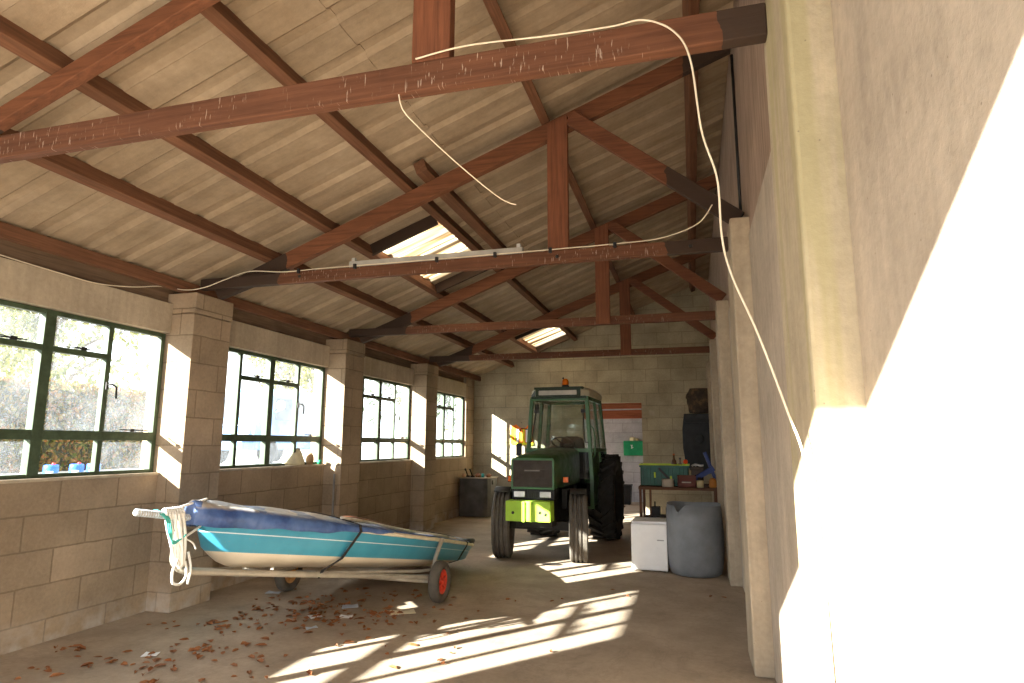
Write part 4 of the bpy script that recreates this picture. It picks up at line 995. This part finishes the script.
for k, (y, lab) in enumerate(((6.75,'leftmost of the three blue drums seen through the clear pane'), (7.13,'middle one of the three blue drums seen through the clear pane'), (7.40,'blue drum outside partly hidden by the thin window bar'))):
    e = empty('blue_drum', (-4.0, y, .891), lab, 'drum', 'blue drums outside the first window')
    b = MB(); b.lathe([(0,0),(.085,0),(.09,.01),(.09,.17),(.088,.205),(.075,.215),(0,.215)], 24); b.build('drum_body', BLUEC, e)
    b = MB(); b.lathe([(0,.215),(.022,.215),(.022,.24),(0,.24)], 12, Matrix.Translation((.04,0,0))); b.build('cap', plain(f'red drum cap {k}', (.6,.05,.04), .5), e)
    b = MB(); b.lathe([(.091,.05),(.0915,.05),(.0915,.13),(.091,.13)], 10, None, True, R(-75), R(-20)); b.build('paper_label', PAP, e)
# pale blue van beyond the second window
VN = empty('van', (-6.6, 15.0, .889), 'pale blue van parked outside beyond the second window', 'van')
VB = plain('pale blue van paint', (.11,.23,.46), .35, 0, .08, 6, .5); VG = plain('dark van glass', (.05,.065,.08), .15, 0, .1, 6, .6)
b = MB(); b.prism([(-1.75,.35),(1.9,.35),(1.9,1.75),(1.75,1.93),(-.75,1.93),(-1.1,1.75),(-1.35,1.15),(-1.75,1.0)], -.8, .8, 'x'); b.build('body', VB, VN, .05, 0, 0, 3)
for y0, y1 in ((-1.0,-.35),(-.2,.55),(.7,1.5)):
    b = MB(); b.box((.795,y0,1.12),(.808,y1,1.68)); b.build('side_window', VG, VN, .01)
b = MB(); b.add([(-.68,-1.37,1.18),(.68,-1.37,1.18),(.62,-1.14,1.72),(-.62,-1.14,1.72)], [(0,1,2,3)]); b.build('windscreen', VG, VN, 0, .02)
for y in (-1.15,1.15):
    for s in (-1,1):
        b = MB(); b.lathe([(.0,-.09),(.18,-.09),(.2,-.1),(.29,-.1),(.32,-.07),(.32,.07),(.29,.1),(.2,.1),(.18,.09),(0,.09)], 28, Matrix.Translation((s*.74,y,.32)) @ Matrix.Rotation(PI/2,4,'Y')); b.build('wheel', RUBBERB, VN)
for x in (-.55,.55):
    b = MB(); b.lathe([(0,0),(.11,0),(.12,.03),(.08,.06),(0,.07)], 24, Matrix.Translation((x,-1.75,.82)) @ Matrix.Rotation(PI/2,4,'X')); b.build('headlamp', LAMP, VN)
b = MB(); b.tube([(.8,-1.05,1.3),(.98,-1.08,1.36)], .015, 8); b.lathe([(0,0),(.12,0),(.125,.03),(0,.05)], 20, Matrix.Translation((1.02,-1.08,1.48)) @ Matrix.Rotation(PI/2,4,'X')); b.build('wing_mirror', WHITE, VN)
TL = [leaf_mat('yellow green leaf', (.12,.14,.03), (.17,.18,.04), (.22,.18,.035)), leaf_mat('mid green leaf', (.05,.08,.02), (.07,.11,.028), (.10,.13,.035))]
BARK = timber_mat('grey bark', (.16,.13,.10), 'z')
def tree(x, y, z, h, r, k, n, lab):
    e = empty('tree', (x, y, z), lab, 'tree', 'trees outside')
    rr = random.Random(int(x*13+y*7)); b = MB()
    b.tube(spline([(0,0,-.05),(.05,.02,h*.3),(-.05,.06,h*.6),(0,0,h*.9)], 6), .1, 10, True, [h*.035*(1-.8*i/18) for i in range(19)])
    for i in range(7):
        a = i*2.4; q = h*(.35+.07*i); b.tube([(0,0,q),(r*.45*math.cos(a),r*.45*math.sin(a),q+h*.14),(r*.8*math.cos(a),r*.8*math.sin(a),q+h*.22)], .05, 6, True, [h*.014,h*.009,h*.003])
    b.build('trunk', BARK, e)
    b = MB(); pts = []
    C_ = [(rr.gauss(0,r*.45), rr.gauss(0,r*.45), h*(.42+.5*rr.random()), r*(.28+.25*rr.random())) for _ in range(16)]
    for _ in range(n):
        c = C_[rr.randrange(16)]; v = Vector((rr.gauss(0,1),rr.gauss(0,1),rr.gauss(0,1))).normalized()*c[3]*(.75+.3*rr.random()); pts.append((c[0]+v.x,c[1]+v.y,c[2]+v.z))
    leaves(b, pts, rr, .12*h/5); b.build('foliage', TL[k], e)
tree(-13, 13.5, .89, 5.0, 2.2, 0, 2600, 'yellowish tree outside behind the hedge end at the first window')
tree(-14, 26, .89, 6.0, 2.6, 0, 2600, 'yellow green tree outside above the pale blue van')
tree(-9, 31, .89, 5.5, 2.6, 1, 2600, 'green tree seen outside the third window')
tree(-4.5, 40, .89, 5.5, 2.4, 1, 2600, 'green tree seen outside the fourth window')

# ------------------------------------------------------------------ light
w = bpy.data.worlds.new('sky'); SC.world = w; w.use_nodes = True
bg = w.node_tree.nodes['Background']; bg.inputs[0].default_value = (.93,.965,1.0,1); bg.inputs[1].default_value = 1.7
sl = bpy.data.lights.new('sun', 'SUN'); sl.energy = 17; sl.angle = R(.53); sl.color = (1, .945, .85)
so = bpy.data.objects.new('sun', sl); COL.objects.link(so)
so.rotation_euler = Vector((1, 1.25, -.585)).to_track_quat('-Z', 'Y').to_euler()

# ------------------------------------------------------------------ camera
cd = bpy.data.cameras.new('camera'); cam = bpy.data.objects.new('camera', cd); COL.objects.link(cam)
yaw, pit, rol, foc = .277, .1626, .0033, 628.62
fwd = Vector((-math.sin(yaw)*math.cos(pit), math.cos(yaw)*math.cos(pit), math.sin(pit)))
rt = Vector((math.cos(yaw), math.sin(yaw), 0)); up = rt.cross(fwd)
r2 = rt*math.cos(rol) + up*math.sin(rol); u2 = -rt*math.sin(rol) + up*math.cos(rol)
M = Matrix((( r2.x, u2.x, -fwd.x), (r2.y, u2.y, -fwd.y), (r2.z, u2.z, -fwd.z))).to_4x4()
M.translation = (4.5055, 0, 1.40); cam.matrix_world = M
cd.sensor_fit = 'HORIZONTAL'; cd.sensor_width = 36; cd.lens = foc/1024*36; cd.clip_start = .02; cd.clip_end = 300
SC.camera = cam
SC.view_settings.view_transform = 'Standard'; SC.view_settings.look = 'None'
SC.view_settings.exposure = 1.68; SC.view_settings.gamma = 1; SC.view_settings.use_curve_mapping = False
SC.cycles.use_denoising = True; SC.cycles.max_bounces = 14; SC.cycles.diffuse_bounces = 8; SC.cycles.transparent_max_bounces = 24
SC.cycles.sample_clamp_indirect = 6; SC.cycles.caustics_reflective = False; SC.cycles.caustics_refractive = False
